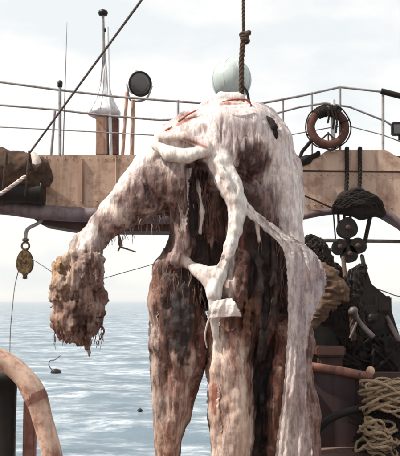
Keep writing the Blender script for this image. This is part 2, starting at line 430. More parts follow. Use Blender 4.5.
# ------------------------------------------------------------------ the carcass
CARC = thing('hanging_carcass', P(240, 462, 8.0), 'large rotting sea creature carcass hanging from the rope, drooping neck and ragged limbs', 'carcass')
PALE, PALE2, GREYM = (0.60, 0.53, 0.50), (0.76, 0.71, 0.67), (0.30, 0.215, 0.21)
CH = [  # raw masses: (points, depth squash, colour, rawness)
 ([(88, 248, 0, 13), (100, 231, 0, 11.5), (117, 216, 0, 15), (136, 201, 2, 22)], 1.1, (0.34, 0.265, 0.255), .8),
 ([(136, 201, 2, 22), (157, 186, 5, 28), (182, 166, 10, 36)], 1.0, (0.31, 0.235, 0.225), .85),
 ([(190, 158, 10, 40), (225, 142, 15, 42), (250, 145, 15, 40), (268, 172, 20, 31)], 1.0, (0.45, 0.375, 0.37), .6),
 ([(268, 172, 20, 31), (277, 205, 20, 25), (284, 240, 12, 18)], 1.0, (0.37, 0.30, 0.305), .6),
 # head
 ([(86, 250, 0, 16), (78, 282, 0, 22), (77, 313, 0, 19), (83, 334, 0, 9), (86, 352, 0, 3)], 0.85, (0.40, 0.32, 0.275), .7),
 ([(60, 268, -8, 8), (55, 285, -10, 6)], 1, (0.40, 0.26, 0.12), .4), ([(62, 298, -14, 7), (61, 318, -12, 7), (71, 334, -8, 4)], 1, (0.24, 0.115, 0.065), .8),
 ([(95, 262, -12, 7), (94, 280, -12, 6)], 1, (0.33, 0.25, 0.24), .6), ([(70, 258, -15, 6), (73, 274, -20, 5), (68, 286, -21, 5)], 1, (0.50, 0.38, 0.27), .4),
 ([(95, 292, 0, 8), (100, 312, 0, 5), (93, 330, 0, 4)], 1, (0.17, 0.09, 0.075), .9),
 ([(61, 310, -13, 4), (72, 312, -20, 4), (86, 306, -22, 4)], 1, (0.20, 0.075, 0.05), .9),
 ([(60, 323, -10, 4), (70, 331, -15, 4), (82, 344, -6, 4)], 1, (0.22, 0.11, 0.06), .7),
 # back wall of the trunk cavity and central mass
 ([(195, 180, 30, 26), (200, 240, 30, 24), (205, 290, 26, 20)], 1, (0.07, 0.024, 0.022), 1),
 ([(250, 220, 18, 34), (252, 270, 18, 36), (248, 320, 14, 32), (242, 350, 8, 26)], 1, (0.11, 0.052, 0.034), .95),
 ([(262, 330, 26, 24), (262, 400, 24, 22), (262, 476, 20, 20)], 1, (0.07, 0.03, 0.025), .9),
 # left hanging limb
 ([(184, 196, -2, 14), (185, 225, -2, 12), (181, 247, 0, 12), (174, 266, 0, 16), (175, 290, 0, 22), (179, 322, 0, 26), (180, 360, 0, 24), (174, 408, 0, 16), (168, 448, 0, 9), (167, 478, 0, 8)], 0.9, (0.12, 0.050, 0.036), .97),
 ([(160, 266, -8, 5), (157, 300, -14, 6), (158, 345, -16, 7), (161, 400, -12, 6), (163, 440, -8, 6)], 1, (0.42, 0.34, 0.30), .6),
 ([(180, 378, -16, 7), (172, 420, -12, 6), (170, 450, -8, 5)], 1, (0.40, 0.25, 0.18), .6),
 ([(186, 124, -5, 11), (180, 178, -20, 9), (180, 226, -14, 7)], 1, (0.24, 0.16, 0.145), .9),
 ([(166, 168, -26, 4), (172, 196, -22, 4), (174, 220, -14, 4)], 1, (0.40, 0.32, 0.30), .6), ([(182, 172, -28, 4), (186, 205, -24, 4), (184, 244, -16, 5), (176, 262, -16, 6)], 1, (0.36, 0.28, 0.26), .7),
 # middle limb
 ([(226, 322, -4, 17), (229, 370, -8, 20), (231, 410, -8, 20), (231, 478, -6, 19)], 1, (0.29, 0.150, 0.095), .85),
 ([(226, 290, -12, 12), (224, 330, -10, 11)], 1, (0.16, 0.09, 0.07), .9),
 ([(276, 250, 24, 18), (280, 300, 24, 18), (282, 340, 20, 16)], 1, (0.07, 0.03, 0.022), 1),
 # right limb
 ([(288, 330, 0, 14), (284, 380, 0, 15), (283, 430, 0, 19), (288, 478, 0, 22)], 1, (0.18, 0.078, 0.046), .92),
 ([(280, 370, -14, 6), (272, 420, -14, 6), (268, 470, -12, 6)], 1, (0.27, 0.15, 0.10), .8),
 # right flank behind the flap
 ([(292, 250, 6, 12), (298, 290, 6, 12), (299, 335, 4, 13), (299, 375, 2, 13), (303, 420, 0, 15), (306, 478, 0, 16)], 0.8, (0.28, 0.19, 0.175), .75),
]
CS = [  # smooth pale hide and tendon: same layout
 ([(78, 258, -8, 4), (92, 231, -4, 5), (108, 207, -4, 5.5), (125, 182, -4, 5.5), (141, 161, 0, 6), (157, 144, 2, 6), (175, 130, 4, 6), (194, 119, 4, 6), (220, 105, 6, 6)], 1.8, (0.80, 0.76, 0.72), .12),  # neck top: pale hide, whitened to carry the sunlit rim
 ([(186, 124, -18, 4), (172, 138, -22, 4), (152, 160, -18, 4), (134, 182, -14, 3.5), (118, 204, -12, 3)], 1, PALE, .45),
 ([(196, 172, -20, 2.2), (199, 190, -24, 2.4), (202, 212, -22, 1.8), (200, 232, -20, 1.2)], 1, PALE, .3), ([(256, 216, -30, 2), (259, 240, -26, 2), (256, 262, -22, 1.3)], 1, PALE, .3),
 ([(211, 145, -22, 11), (220, 163, -29, 11), (230, 185, -33, 10.5), (237, 204, -34, 7), (235, 228, -34, 5), (229, 252, -33, 4.5), (220, 274, -32, 6.5), (214, 292, -31, 7), (215, 316, -30, 5), (216, 345, -26, 3), (216, 372, -24, 2)], .8, PALE2, .05),
 ([(174, 258, -8, 3), (188, 263, -17, 4.5), (204, 276, -26, 6.5), (214, 292, -31, 6.5)], 0.7, PALE, .25), ([(188, 263, -17, 3), (204, 270, -24, 3), (222, 268, -32, 3)], .7, PALE, .2), ([(196, 270, -22, 3.5), (206, 276, -26, 4), (219, 276, -31, 3)], .7, PALE, .2),
 # taut sheet from the pale limb to the right flap, the flap and its hem
 ([(239, 204, -34, 3.5), (252, 217, -33, 2.4), (266, 229, -30, 2), (280, 241, -24, 2)], .7, (0.70, 0.64, 0.61), .1),
 # smooth stretched hide over shoulder and back
 ([(192, 132, -2, 13), (222, 119, -2, 16), (250, 121, 0, 18), (270, 142, 6, 17), (282, 175, 10, 16), (288, 210, 8, 14), (293, 240, 0, 10)], 1.5, (0.66, 0.60, 0.58), .3),
 ([(150, 158, -4, 10), (170, 142, -6, 12), (196, 128, -6, 12)], 1.6, (0.70, 0.64, 0.61), .3),
 ([(156, 146, -30, 5), (170, 153, -38, 7), (186, 156, -39, 7), (206, 150, -34, 6)], 1, (0.66, 0.62, 0.57), .05),
 ([(160, 137, -24, 4), (185, 136, -34, 4), (206, 146, -34, 5)], 1, (0.55, 0.45, 0.42), .3),
 ([(205, 103, -2, 3.5), (222, 97, 0, 4.5), (240, 97, 2, 5.5)], 1, PALE2, .1),
 ([(219, 330, -20, 4), (216, 372, -24, 4), (216, 410, -22, 4), (219, 455, -20, 5), (220, 478, -20, 5)], 1, (0.60, 0.46, 0.36), .3),
 ([(236, 380, -24, 5), (240, 425, -25, 6), (240, 476, -22, 6)], 1, (0.62, 0.49, 0.39), .25),
 ([(292, 335, -14, 4), (296, 380, -13, 5), (303, 430, -13, 6), (308, 476, -12, 6)], 1, (0.42, 0.32, 0.30), .5),
 ([(262, 126, -18, 6), (277, 152, -12, 6), (287, 185, -8, 6), (292, 225, -8, 6)], 1, (0.66, 0.61, 0.61), .2),
]
_rs = random.Random(11)
def strands(line, n, spread, depth, rad, palette, v0=0.0, v1=1.0):
    """long sinews that run down a limb on the side one sees"""
    P_ = np.array(line, float)
    for _ in range(n):
        a = _rs.uniform(v0, v1 - .25); e = min(1, a + _rs.uniform(.25, .6)); off = _rs.uniform(-1, 1); pts = []; r0 = _rs.uniform(*rad); wob = _rs.uniform(-.25, .25)
        for k in range(6):
            f = (a + (e - a) * k / 5) * (len(P_) - 1); i = min(int(f), len(P_) - 2); c = P_[i] + (P_[i + 1] - P_[i]) * (f - i)
            o = max(-.97, min(.97, off + wob * (k / 5 - .5)))
            pts.append((c[0] + o * c[3] * spread, c[1], c[2] - math.sqrt(1 - o * o) * c[3] * depth, r0 * (1.05 - .65 * abs(k / 2.5 - 1))))
        c_, raw = _rs.choice(palette); CS.append((pts, 1, c_, raw))
cream, tanp, redb, drk, brn = ((0.64, 0.53, 0.46), .2), ((0.48, 0.33, 0.25), .4), ((0.26, 0.085, 0.055), .6), ((0.07, 0.03, 0.025), .9), ((0.20, 0.10, 0.065), .8)
strands([(175, 262, 0, 16), (175, 290, 0, 23), (179, 322, 0, 27), (180, 360, 0, 25), (174, 408, 0, 17), (168, 448, 0, 10), (167, 478, 0, 9)], 24, 1.0, .88, (1.0, 2.2), [drk, drk, drk, brn, redb], 0, .75)
strands([(179, 340, 0, 26), (180, 360, 0, 25), (174, 408, 0, 17), (168, 448, 0, 10), (167, 478, 0, 9)], 20, 1.0, .95, (1.0, 2.4), [cream, cream, tanp, redb])
strands([(158, 262, -4, 4), (155, 300, -6, 4), (155, 345, -8, 4), (159, 400, -6, 4), (162, 470, -2, 4)], 8, 1, .9, (1.2, 2.6), [cream, cream, tanp])
strands([(212, 150, -20, 13), (219, 164, -27, 13), (229, 184, -31, 12.5), (237, 204, -33, 8), (235, 228, -33, 6.5), (229, 252, -32, 6), (219, 276, -30, 7)], 16, 1.0, 1.0, (.7, 1.5), [((0.72, 0.66, 0.62), .15), ((0.55, 0.46, 0.43), .4), ((0.78, 0.73, 0.69), .1)])
strands([(228, 380, -8, 21), (231, 410, -8, 21), (231, 478, -6, 20)], 18, 1.0, 1.0, (1.2, 2.8), [cream, cream, tanp, ((0.60, 0.44, 0.36), .3)])
strands([(227, 330, -6, 18), (229, 370, -8, 21), (231, 410, -8, 21), (231, 478, -6, 20)], 26, 1.0, .98, (1.2, 2.6), [cream, cream, tanp, redb, brn])
strands([(285, 330, 0, 15), (283, 380, 0, 16), (281, 430, 0, 19), (284, 478, 0, 22)], 18, 1.0, .95, (1.0, 2.2), [brn, brn, tanp, redb, drk])
strands([(254, 225, 0, 26), (258, 270, -4, 26), (254, 320, -6, 24), (250, 360, -6, 20)], 20, .9, .8, (1.0, 2.2), [drk, brn, brn, redb])
strands([(200, 165, 14, 14), (202, 205, 14, 14), (204, 250, 10, 13)], 9, 1, .8, (.9, 1.8), [drk, brn, redb, tanp])
NECK = [(100, 231, 0, 12.5), (117, 216, 0, 16.5), (136, 201, 2, 23.5), (157, 186, 5, 30), (176, 172, 8, 35)]
for _ in range(44):
    f = _rs.uniform(0, 3.99); pts = []; ph0 = _rs.uniform(25, 80); ph1 = ph0 + _rs.uniform(35, 75); sh = _rs.uniform(-.35, .25); r0 = _rs.uniform(.9, 2.0)
    for k in range(6):
        g = min(max(f + sh * k / 5, 0), 3.99); i = int(g); c = np.array(NECK[i]) + (np.array(NECK[i + 1]) - np.array(NECK[i])) * (g - i); ph = R(ph0 + (ph1 - ph0) * k / 5)
        pts.append((c[0] - .62 * c[3] * math.cos(ph), c[1] - .78 * c[3] * math.cos(ph), c[2] - c[3] * math.sin(ph) * 1.02, r0 * (1.1 - .6 * k / 5)))
    c_, raw = _rs.choice([cream, cream, ((0.50, 0.42, 0.40), .4), drk, drk]); CS.append((pts, 1, c_, raw))
strands([(84, 252, 0, 18), (78, 284, 0, 23), (76, 316, 0, 22), (80, 336, 0, 13)], 26, 1.0, .98, (.8, 1.9), [cream, cream, brn, drk, drk, ((0.52, 0.45, 0.40), .4)])
CUTS = [((199, 176, -34, 12), (203, 240, -34, 11), 1.9), ((260, 240, -32, 13), (263, 305, -32, 15), 1.5), ((262, 345, -26, 9), (262, 478, -26, 9), 2.2),
        ((240, 150, -46, 8), (256, 168, -46, 9), 1.0), ((180, 300, -38, 8), (188, 350, -36, 10), 1.2), ((80, 296, -32, 6), (86, 316, -32, 5), 1.2), ((60, 296, -24, 4), (72, 297, -28, 4), 1),
        ((97, 312, -40, 3.5), (94, 320, 40, 4.5), 1.0), ((190, 170, -36, 6), (206, 170, -34, 8), 1.6), ((76, 322, -30, 4), (88, 326, -28, 5), 1),
        ((66, 276, -30, 3), (70, 292, -32, 4), 1.4), ((84, 268, -30, 3), (88, 284, -30, 4), 1.5), ((60, 308, -28, 3), (80, 314, -32, 3.5), 1.2), ((92, 300, -26, 3), (88, 316, -28, 3), 1.2), ((64, 332, -24, 3), (78, 336, -26, 3), 1.2),
        ((48, 300, -26, 3), (51, 300, 26, 3), 1), ((50, 322, -26, 2.5), (53, 321, 26, 2.5), 1), ((106, 292, -26, 3), (103, 293, 26, 3), 1), ((104, 262, -26, 3), (102, 263, 26, 3), 1), ((56, 258, -26, 4), (60, 260, 20, 3), 1)]
# paint: flesh tones, with shade of cavities and limb interiors in the colour: (u, v, radius u, radius v, colour, weight, rawness)
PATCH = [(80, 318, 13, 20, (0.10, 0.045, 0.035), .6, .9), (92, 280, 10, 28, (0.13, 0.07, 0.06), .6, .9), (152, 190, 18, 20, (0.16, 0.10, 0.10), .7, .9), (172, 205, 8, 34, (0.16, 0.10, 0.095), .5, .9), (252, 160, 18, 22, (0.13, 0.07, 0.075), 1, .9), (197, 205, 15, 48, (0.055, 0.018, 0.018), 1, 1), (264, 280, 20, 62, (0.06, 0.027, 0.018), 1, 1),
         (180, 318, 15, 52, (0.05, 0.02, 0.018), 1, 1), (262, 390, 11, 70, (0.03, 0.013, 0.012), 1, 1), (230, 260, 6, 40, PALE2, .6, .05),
         (135, 195, 24, 14, (0.15, 0.095, 0.10), .8, .9), (110, 225, 14, 12, (0.20, 0.12, 0.11), .6, .9), (88, 262, 14, 14, (0.26, 0.17, 0.155), .5, .7),
         (270, 205, 10, 22, (0.27, 0.19, 0.195), .6, .6), (255, 112, 30, 14, (0.56, 0.52, 0.53), .5, .2), (302, 300, 10, 20, (0.36, 0.31, 0.35), .4, .4),
         (250, 320, 12, 26, (0.24, 0.12, 0.045), .6, .8), (156, 290, 8, 24, (0.25, 0.09, 0.04), .6, .7), (213, 395, 6, 20, (0.30, 0.10, 0.06), .7, .6),
         (280, 420, 12, 34, (0.26, 0.14, 0.09), .6, .8), (168, 440, 12, 20, (0.47, 0.28, 0.19), .6, .4), (243, 430, 9, 40, (0.58, 0.44, 0.34), .5, .2)]
RED = [((161, 138, -14), (172, 129, -16), 1.0), ((178, 125, -18), (199, 113, -18), 1.0), ((222, 104, -12), (248, 102, -12), 1.0), ((206, 147, -40), (184, 139, -38), .6), ((214, 385, -24), (213, 400, -22), .6)]
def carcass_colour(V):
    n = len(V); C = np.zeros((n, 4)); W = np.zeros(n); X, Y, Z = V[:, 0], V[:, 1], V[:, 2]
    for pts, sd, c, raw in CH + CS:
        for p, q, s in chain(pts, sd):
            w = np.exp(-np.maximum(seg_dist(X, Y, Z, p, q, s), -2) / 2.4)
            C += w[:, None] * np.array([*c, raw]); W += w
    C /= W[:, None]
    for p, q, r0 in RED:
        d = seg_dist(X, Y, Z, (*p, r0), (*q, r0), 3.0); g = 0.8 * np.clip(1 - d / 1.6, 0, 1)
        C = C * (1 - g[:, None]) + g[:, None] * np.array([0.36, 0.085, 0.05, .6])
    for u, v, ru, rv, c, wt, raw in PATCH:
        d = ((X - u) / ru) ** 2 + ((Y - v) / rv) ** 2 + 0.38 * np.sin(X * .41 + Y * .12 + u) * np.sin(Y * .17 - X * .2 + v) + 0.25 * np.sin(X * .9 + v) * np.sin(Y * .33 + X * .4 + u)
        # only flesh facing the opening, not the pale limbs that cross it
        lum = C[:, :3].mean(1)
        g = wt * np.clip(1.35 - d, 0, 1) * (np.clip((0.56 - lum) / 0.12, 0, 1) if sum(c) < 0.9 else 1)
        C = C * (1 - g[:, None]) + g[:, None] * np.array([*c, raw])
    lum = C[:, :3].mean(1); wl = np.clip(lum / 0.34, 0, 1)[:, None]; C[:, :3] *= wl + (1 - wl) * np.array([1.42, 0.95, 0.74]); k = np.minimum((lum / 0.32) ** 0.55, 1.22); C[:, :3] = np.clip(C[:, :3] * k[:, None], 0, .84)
    return C
def flesh_material():
    m, t, b = new_mat('rotting_flesh')
    a = t.nodes.new('ShaderNodeVertexColor'); a.layer_name = 'flesh'
    fib = noise(t, 9, 8, 0.74, (2.6, 2.6, 0.42)); blot = noise(t, 7, 7, 0.68); fine = noise(t, 42, 6, 0.7, (1, 1, 0.45))
    dark = mixc(t, 1.0, a.outputs['Color'], (0.17, 0.085, 0.08), 'MULTIPLY')
    s1 = ramp(t, fib, [(0.44, 1), (0.54, 0)])
    mm = t.nodes.new('ShaderNodeMath'); mm.operation = 'MULTIPLY'; t.links.new(s1, mm.inputs[0])
    rw = t.nodes.new('ShaderNodeMath'); rw.operation = 'MULTIPLY_ADD'; t.links.new(a.outputs['Alpha'], rw.inputs[0]); rw.inputs[1].default_value = 0.8; rw.inputs[2].default_value = 0.2
    t.links.new(rw.outputs[0], mm.inputs[1])
    base = mixc(t, mm.outputs[0], a.outputs['Color'], dark)
    # pale fat and skin shreds over raw places
    s2 = ramp(t, blot, [(0.53, 0), (0.60, 1)]); m2 = t.nodes.new('ShaderNodeMath'); m2.operation = 'MULTIPLY'; t.links.new(s2, m2.inputs[0]); m2.inputs[1].default_value = 0.5
    pale = mixc(t, ramp(t, a.outputs['Alpha'], [(0.4, 0.75), (0.8, 0.5), (0.92, 0.14)]), a.outputs['Color'], (0.60, 0.48, 0.41))
    base = mixc(t, m2.outputs[0], base, pale)
    s3 = ramp(t, noise(t, 16, 6, 0.7), [(0.60, 0), (0.72, 0.5)]); m3 = t.nodes.new('ShaderNodeMath'); m3.operation = 'MULTIPLY'; t.links.new(s3, m3.inputs[0]); t.links.new(rw.outputs[0], m3.inputs[1])
    base = mixc(t, m3.outputs[0], base, (0.25, 0.06, 0.04))
    base = mixc(t, ramp(t, fine, [(0.35, 0.35), (0.6, 0)]), base, mixc(t, 1.0, base, (0.4, 0.33, 0.33), 'MULTIPLY'))
    base = mixc(t, ramp(t, noise(t, 4.2, 6, 0.66), [(0.52, 0), (0.68, 0.55)]), base, mixc(t, 1.0, base, (0.66, 0.50, 0.50), 'MULTIPLY'))
    t.links.new(base, b.inputs['Base Color'])
    t.links.new(ramp(t, blot, [(0.35, 0.30), (0.65, 0.68)]), b.inputs['Roughness'])
    b.inputs['Specular IOR Level'].default_value = 0.4
    bump(t, b, fib, 0.55, 0.03); bump(t, b, fine, 0.5, 0.012)
    return m
M['flesh'] = flesh_material()
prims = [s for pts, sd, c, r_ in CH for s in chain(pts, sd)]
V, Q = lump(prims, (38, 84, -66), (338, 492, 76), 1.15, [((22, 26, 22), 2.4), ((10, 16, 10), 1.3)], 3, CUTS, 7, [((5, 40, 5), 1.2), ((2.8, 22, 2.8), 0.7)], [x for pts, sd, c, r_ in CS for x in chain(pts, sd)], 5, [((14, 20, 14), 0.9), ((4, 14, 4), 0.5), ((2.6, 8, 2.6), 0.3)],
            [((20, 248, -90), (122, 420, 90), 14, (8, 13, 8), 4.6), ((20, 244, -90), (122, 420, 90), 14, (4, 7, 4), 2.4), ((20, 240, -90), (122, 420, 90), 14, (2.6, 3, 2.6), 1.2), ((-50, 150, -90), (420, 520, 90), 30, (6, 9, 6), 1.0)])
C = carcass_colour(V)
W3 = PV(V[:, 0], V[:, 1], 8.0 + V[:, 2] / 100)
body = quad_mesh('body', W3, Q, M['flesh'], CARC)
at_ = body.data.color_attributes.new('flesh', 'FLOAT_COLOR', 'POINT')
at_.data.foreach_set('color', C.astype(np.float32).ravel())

def flesh_plain(name, c1, c2): return fibre(name, c1, c2, 18, 0.55)
M['shred_dark'] = flesh_plain('dark_shred', (0.10, 0.045, 0.035), (0.24, 0.13, 0.11)); M['shred_pale'] = flesh_plain('pale_shred', (0.48, 0.38, 0.34), (0.62, 0.54, 0.50)); M['shred_red'] = flesh_plain('red_muscle', (0.36, 0.075, 0.045), (0.46, 0.13, 0.085))
def hang(mb, u, v, d, length, r, lean=0):
    p = [(u, v, d)]; x, dd = u, d
    for i in range(1, 6):
        x += lean * length / 5 + random.uniform(-1, 1) * length * 0.07; dd += random.uniform(-1, 1) * length * 0.05
        p.append((x, v + length * i / 5, dd))
    mb.tube(spline([P(a, b_, 8 + c / 100) for a, b_, c in p], 3), [max(0.002, r / 100 * (1 - 0.8 * (i / 15) ** 1.5)) for i in range(16)], 6)
fr1, fr2 = MB(), MB()
def pick(p=0.2): return fr2 if random.random() < p * 0.45 else fr1
for i in range(90):      # shaggy fringe of the head
    a = random.random(); u = random.uniform(54, 103); v = random.uniform(262, 335) if a < .6 else random.uniform(325, 342)
    hang(pick(.12), u, v, -24 * math.sqrt(max(0, 1 - ((u - 77) / 28) ** 2)) + random.uniform(0, 6), random.uniform(5, 15), random.uniform(.3, .9), random.uniform(-.35, .35))
for i in range(60):      # strings under the neck and in the cavity
    u = random.uniform(108, 165); hang(pick(.3), u, 240 - (u - 112) * 0.25 - random.uniform(5, 18), random.uniform(-20, 10), random.uniform(6, 16), random.uniform(.3, .7), random.uniform(-.2, .4))
for i in range(40):
    hang(pick(.15), random.uniform(182, 210), random.uniform(160, 182), random.uniform(-12, 0), random.uniform(25, 75), random.uniform(.4, 1.0), random.uniform(-.1, .1))
for i in range(40):
    hang(pick(.05), random.uniform(246, 284), random.uniform(214, 250), random.uniform(-14, -4), random.uniform(25, 70), random.uniform(.4, 1.0), random.uniform(-.1, .1))
for i in range(110):
    u = random.uniform(152, 207); hang(pick(.2), u, random.uniform(262, 380), -23 * math.sqrt(max(0, 1 - ((u - 179) / 29) ** 2)) + 2, random.uniform(10, 30), random.uniform(.3, .8), random.uniform(-.12, .12))
o = fr1.build('dark_fibres', M['shred_dark'], CARC); o['kind'] = 'stuff'
o = fr2.build('pale_fibres', M['shred_pale'], CARC); o['kind'] = 'stuff'
for pts in ([(160, 138, 0), (166, 132, -2), (172, 128, -3)], [(178, 123, -2), (188, 116, -3), (198, 111, -2)], [(222, 103, -14), (234, 101, -16), (246, 101, -14)], [(244, 100, -6), (249, 103, -4), (252, 108, -2)]):
    q = spline([P(a, b_ - 1.5, 8 + (d - 14) / 100) for a, b_, d in pts], 6); n_ = len(q)
    MB().tube(q, [0.011 * math.sin(math.pi * (0.12 + 0.8 * i / n_)) * random.uniform(.5, 1.5) for i in range(n_)], 8).build('red_muscle', M['shred_red'], CARC)
# dangling strips
for pts, r0, mt in (([(118, 222, 0), (119, 238, 0), (120, 246, 0), (127, 249, 0), (136, 252, 0)], 1.4, 'shred_dark'), ([(119, 237, 0), (121, 244, -2), (118, 251, -2)], 1.6, 'shred_dark'),
                    ([(213, 312, -40), (208, 322, -42), (205, 336, -40), (207, 348, -38)], 1.2, 'shred_pale'), ([(96, 322, -6), (104, 330, -6), (100, 340, -6)], 1.4, 'shred_dark')):
    q = spline([P(a, b_, 8 + d / 100) for a, b_, d in pts], 5); n_ = len(q)
    MB().tube(q, [r0 / 100 * (1.05 - 0.6 * i / n_) for i in range(n_)], 7).build('flesh_strip', M[mt], CARC)
def sheet(name, left, right, colour, raw, n, m, thick, fold=1.2, rag=1.5, seed=1):
    """torn flat sheet of hide between two edges given in (u, v, depth)"""
    rnd = np.random.default_rng(seed); Lf = np.array([tuple(p) for p in spline(left, 12)]); Rt = np.array([tuple(p) for p in spline(right, 12)])
    f = np.linspace(0, 1, n); li = f * (len(Lf) - 1); i = np.minimum(li.astype(int), len(Lf) - 2); t_ = (li - i)[:, None]; A = Lf[i] * (1 - t_) + Lf[i + 1] * t_
    li = f * (len(Rt) - 1); i = np.minimum(li.astype(int), len(Rt) - 2); t_ = (li - i)[:, None]; B = Rt[i] * (1 - t_) + Rt[i + 1] * t_
    jag = np.cumsum(rnd.normal(0, .5, n)); jag -= np.linspace(jag[0], jag[-1], n); B[:, 0] += rag * (jag / (np.abs(jag).max() + 1e-6) + rnd.uniform(-.6, .6, n)); A[:, 0] += rag * .35 * rnd.uniform(-1, 1, n)
    w = np.linspace(0, 1, m)[None, :, None]; G0 = A[:, None] * (1 - w) + B[:, None] * w
    wid = np.abs(B[:, 0] - A[:, 0])[:, None]; ph = np.cumsum(rnd.normal(0, .10, n))[:, None]
    z = np.sin(w[..., 0] * wid * .42 + ph + 1) * .6 + np.sin(w[..., 0] * wid * .95 - 1.6 * ph) * .35 + lattice_noise(rnd, (n, m, 2), (max(n / 14, 6), max(m / 5, 4), 2))[..., 0] * .7
    G0[..., 2] += fold * z * np.minimum(1, wid / 14); G0[..., 1] += lattice_noise(rnd, (n, m, 2), (max(n / 20, 6), 3, 2))[..., 0] * .5
    th = thick * (0.35 + .65 * np.sin(np.pi * np.clip(w[..., 0] * .94 + .03, 0, 1)))
    Bk = G0.copy(); Bk[..., 2] += th
    V = np.concatenate([G0.reshape(-1, 3), Bk.reshape(-1, 3)]); ids = np.arange(n * m).reshape(n, m); Q_ = []
    q = np.stack([ids[:-1, :-1], ids[1:, :-1], ids[1:, 1:], ids[:-1, 1:]], -1).reshape(-1, 4); Q_ += [q, q[:, ::-1] + n * m]
    for e in (ids[:, 0], ids[::-1, -1], ids[-1, :], ids[0, ::-1]): Q_.append(np.stack([e[:-1], e[:-1] + n * m, e[1:] + n * m, e[1:]], -1))
    o = quad_mesh(name, PV(V[:, 0], V[:, 1], 8 + V[:, 2] / 100), np.concatenate(Q_), M['flesh'], CARC)
    cl = np.zeros((len(V), 4)); base = np.array([colour(a_, b_) if callable(colour) else colour for a_, b_ in V[:, :2]]); cl[:, :3] = base; cl[:, 3] = raw
    at = o.data.color_attributes.new('flesh', 'FLOAT_COLOR', 'POINT'); at.data.foreach_set('color', cl.astype(np.float32).ravel()); return o
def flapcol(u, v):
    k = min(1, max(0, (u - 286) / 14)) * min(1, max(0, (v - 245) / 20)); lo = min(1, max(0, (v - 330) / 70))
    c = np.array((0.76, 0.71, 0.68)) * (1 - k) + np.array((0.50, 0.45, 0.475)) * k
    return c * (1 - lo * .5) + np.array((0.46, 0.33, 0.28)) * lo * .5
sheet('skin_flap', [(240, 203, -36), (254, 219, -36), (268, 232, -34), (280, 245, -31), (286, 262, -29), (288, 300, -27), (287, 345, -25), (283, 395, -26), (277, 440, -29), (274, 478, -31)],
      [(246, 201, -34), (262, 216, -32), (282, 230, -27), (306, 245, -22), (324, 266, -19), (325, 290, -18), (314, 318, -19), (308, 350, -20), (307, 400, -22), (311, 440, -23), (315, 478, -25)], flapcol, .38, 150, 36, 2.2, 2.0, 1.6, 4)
sheet('skin_flap', [(213, 301, -44), (209, 309, -46), (207, 318, -45)], [(232, 298, -45), (237, 307, -48), (241, 316, -47)], (0.80, 0.76, 0.72), .08, 26, 30, 2.4, 1.0, 1.0, 6)
sheet('skin_flap', [(159, 258, -6), (151, 288, -6), (149, 335, -8), (151, 380, -8), (156, 425, -6), (160, 478, -4)], [(167, 262, -14), (161, 290, -19), (160, 335, -21), (161, 380, -19), (164, 425, -14), (166, 478, -10)], lambda u, v: (0.62, 0.53, 0.48) if v < 360 else (0.62, 0.49, 0.41), .35, 110, 12, 1.6, 1.2, 2.2, 7)
sheet('skin_flap', [(211, 322, -14), (209, 360, -14), (207, 400, -14), (211, 440, -14), (213, 478, -14)], [(221, 322, -26), (222, 360, -28), (221, 400, -30), (224, 440, -29), (226, 478, -28)], lambda u, v: (0.62, 0.50, 0.43), .5, 100, 12, 1.6, 1.2, 2.4, 8)
sheet('skin_flap', [(184, 168, -26), (178, 195, -27), (180, 222, -24), (176, 246, -20)], [(192, 168, -30), (187, 195, -30), (186, 222, -26), (184, 250, -20)], (0.50, 0.42, 0.39), .6, 60, 10, 1.4, 1.4, 2.0, 9)
b = MB(); q = spline([P(267, 117, 7.86), P(272, 122, 7.80), P(275, 130, 7.79), P(276, 140, 7.82)], 5); b.tube(q, [0.034 * math.sin(math.pi * (0.15 + 0.75 * i / len(q))) * random.uniform(.7, 1.2) for i in range(len(q))], 9)
b.build('fin_stub', M['darkrope'], CARC)

# ------------------------------------------------------------------ derrick boom overhead, hoisting rope, stay
TIP = P(242.5, -121, 8.0)
t = thing('cargo_boom', (TIP.x, -6, DECK), 'long tan steel cargo boom reaching overhead from its mast', 'boom')
MB().tube([(TIP.x, -6, DECK), (TIP.x, -6, 12)], [0.28, 0.2], 20).build('mast', M['tan'], t)
MB().tube([(TIP.x, -5.8, 6.2), (TIP.x, 1, 8.2), (TIP.x, 8.15, TIP.z + 0.36)], [0.13, 0.16, 0.10], 16).build('spar', M['tan'], t)
MB().tube([(TIP.x, -6, 11.8), (TIP.x, 8.1, TIP.z + 0.40)], 0.015, 6).build('topping_wire', M['wire'], t)
b = MB(); b.lathe([(0.05, -0.07), (0.17, -0.06), (0.17, 0.06), (0.05, 0.07)], TIP + Vector((0, 0, 0.12)), (1, 0, 0), 20); b.tube([TIP + Vector((0, 0, 0.1)), TIP + Vector((0, 0.1, 0.36))], 0.03, 8); b.build('head_sheave', M['black'], t)
t = thing('hoisting_rope', P(242.5, 104, 8.0), 'brown hoisting rope with a frayed knot, holding up the carcass', 'rope')
MB().rope([TIP, P(243, -40, 8), P(243.5, 36, 8)], 0.017).build('rope', M['rope'], t)
MB().rope([P(243.5, 34, 8), P(241.5, 60, 8), P(241.5, 104, 8.02)], 0.029, 0.14).build('doubled_rope', M['rope'], t)
b = MB(); kp = P(244, 37, 8)
for a in range(4): b.torus(kp + Vector((0.004 * a, 0, 0.025 - 0.022 * a)), (0.25 * math.sin(a), 0.3 * math.cos(2 * a), 1), 0.036, 0.016, 18, 8, 0.15)
b.build('knot', M['rope'], t)
MB().tube(spline([P(245, 37, 7.98), P(248, 33, 7.97), P(251, 33, 7.97)], 4), [0.026, 0.028, 0.03, 0.03, 0.029, 0.028, 0.026, 0.024, 0.02], 8).build('rope_tail', M['rope'], t)
b = MB(); q = spline([P(241, 84, 7.99), P(247, 92, 7.98), P(249, 104, 7.99), P(247, 112, 8.0)], 5); b.tube(q, 0.014, 7); b.build('sling', M['darkrope'], t)
SY = 12.85
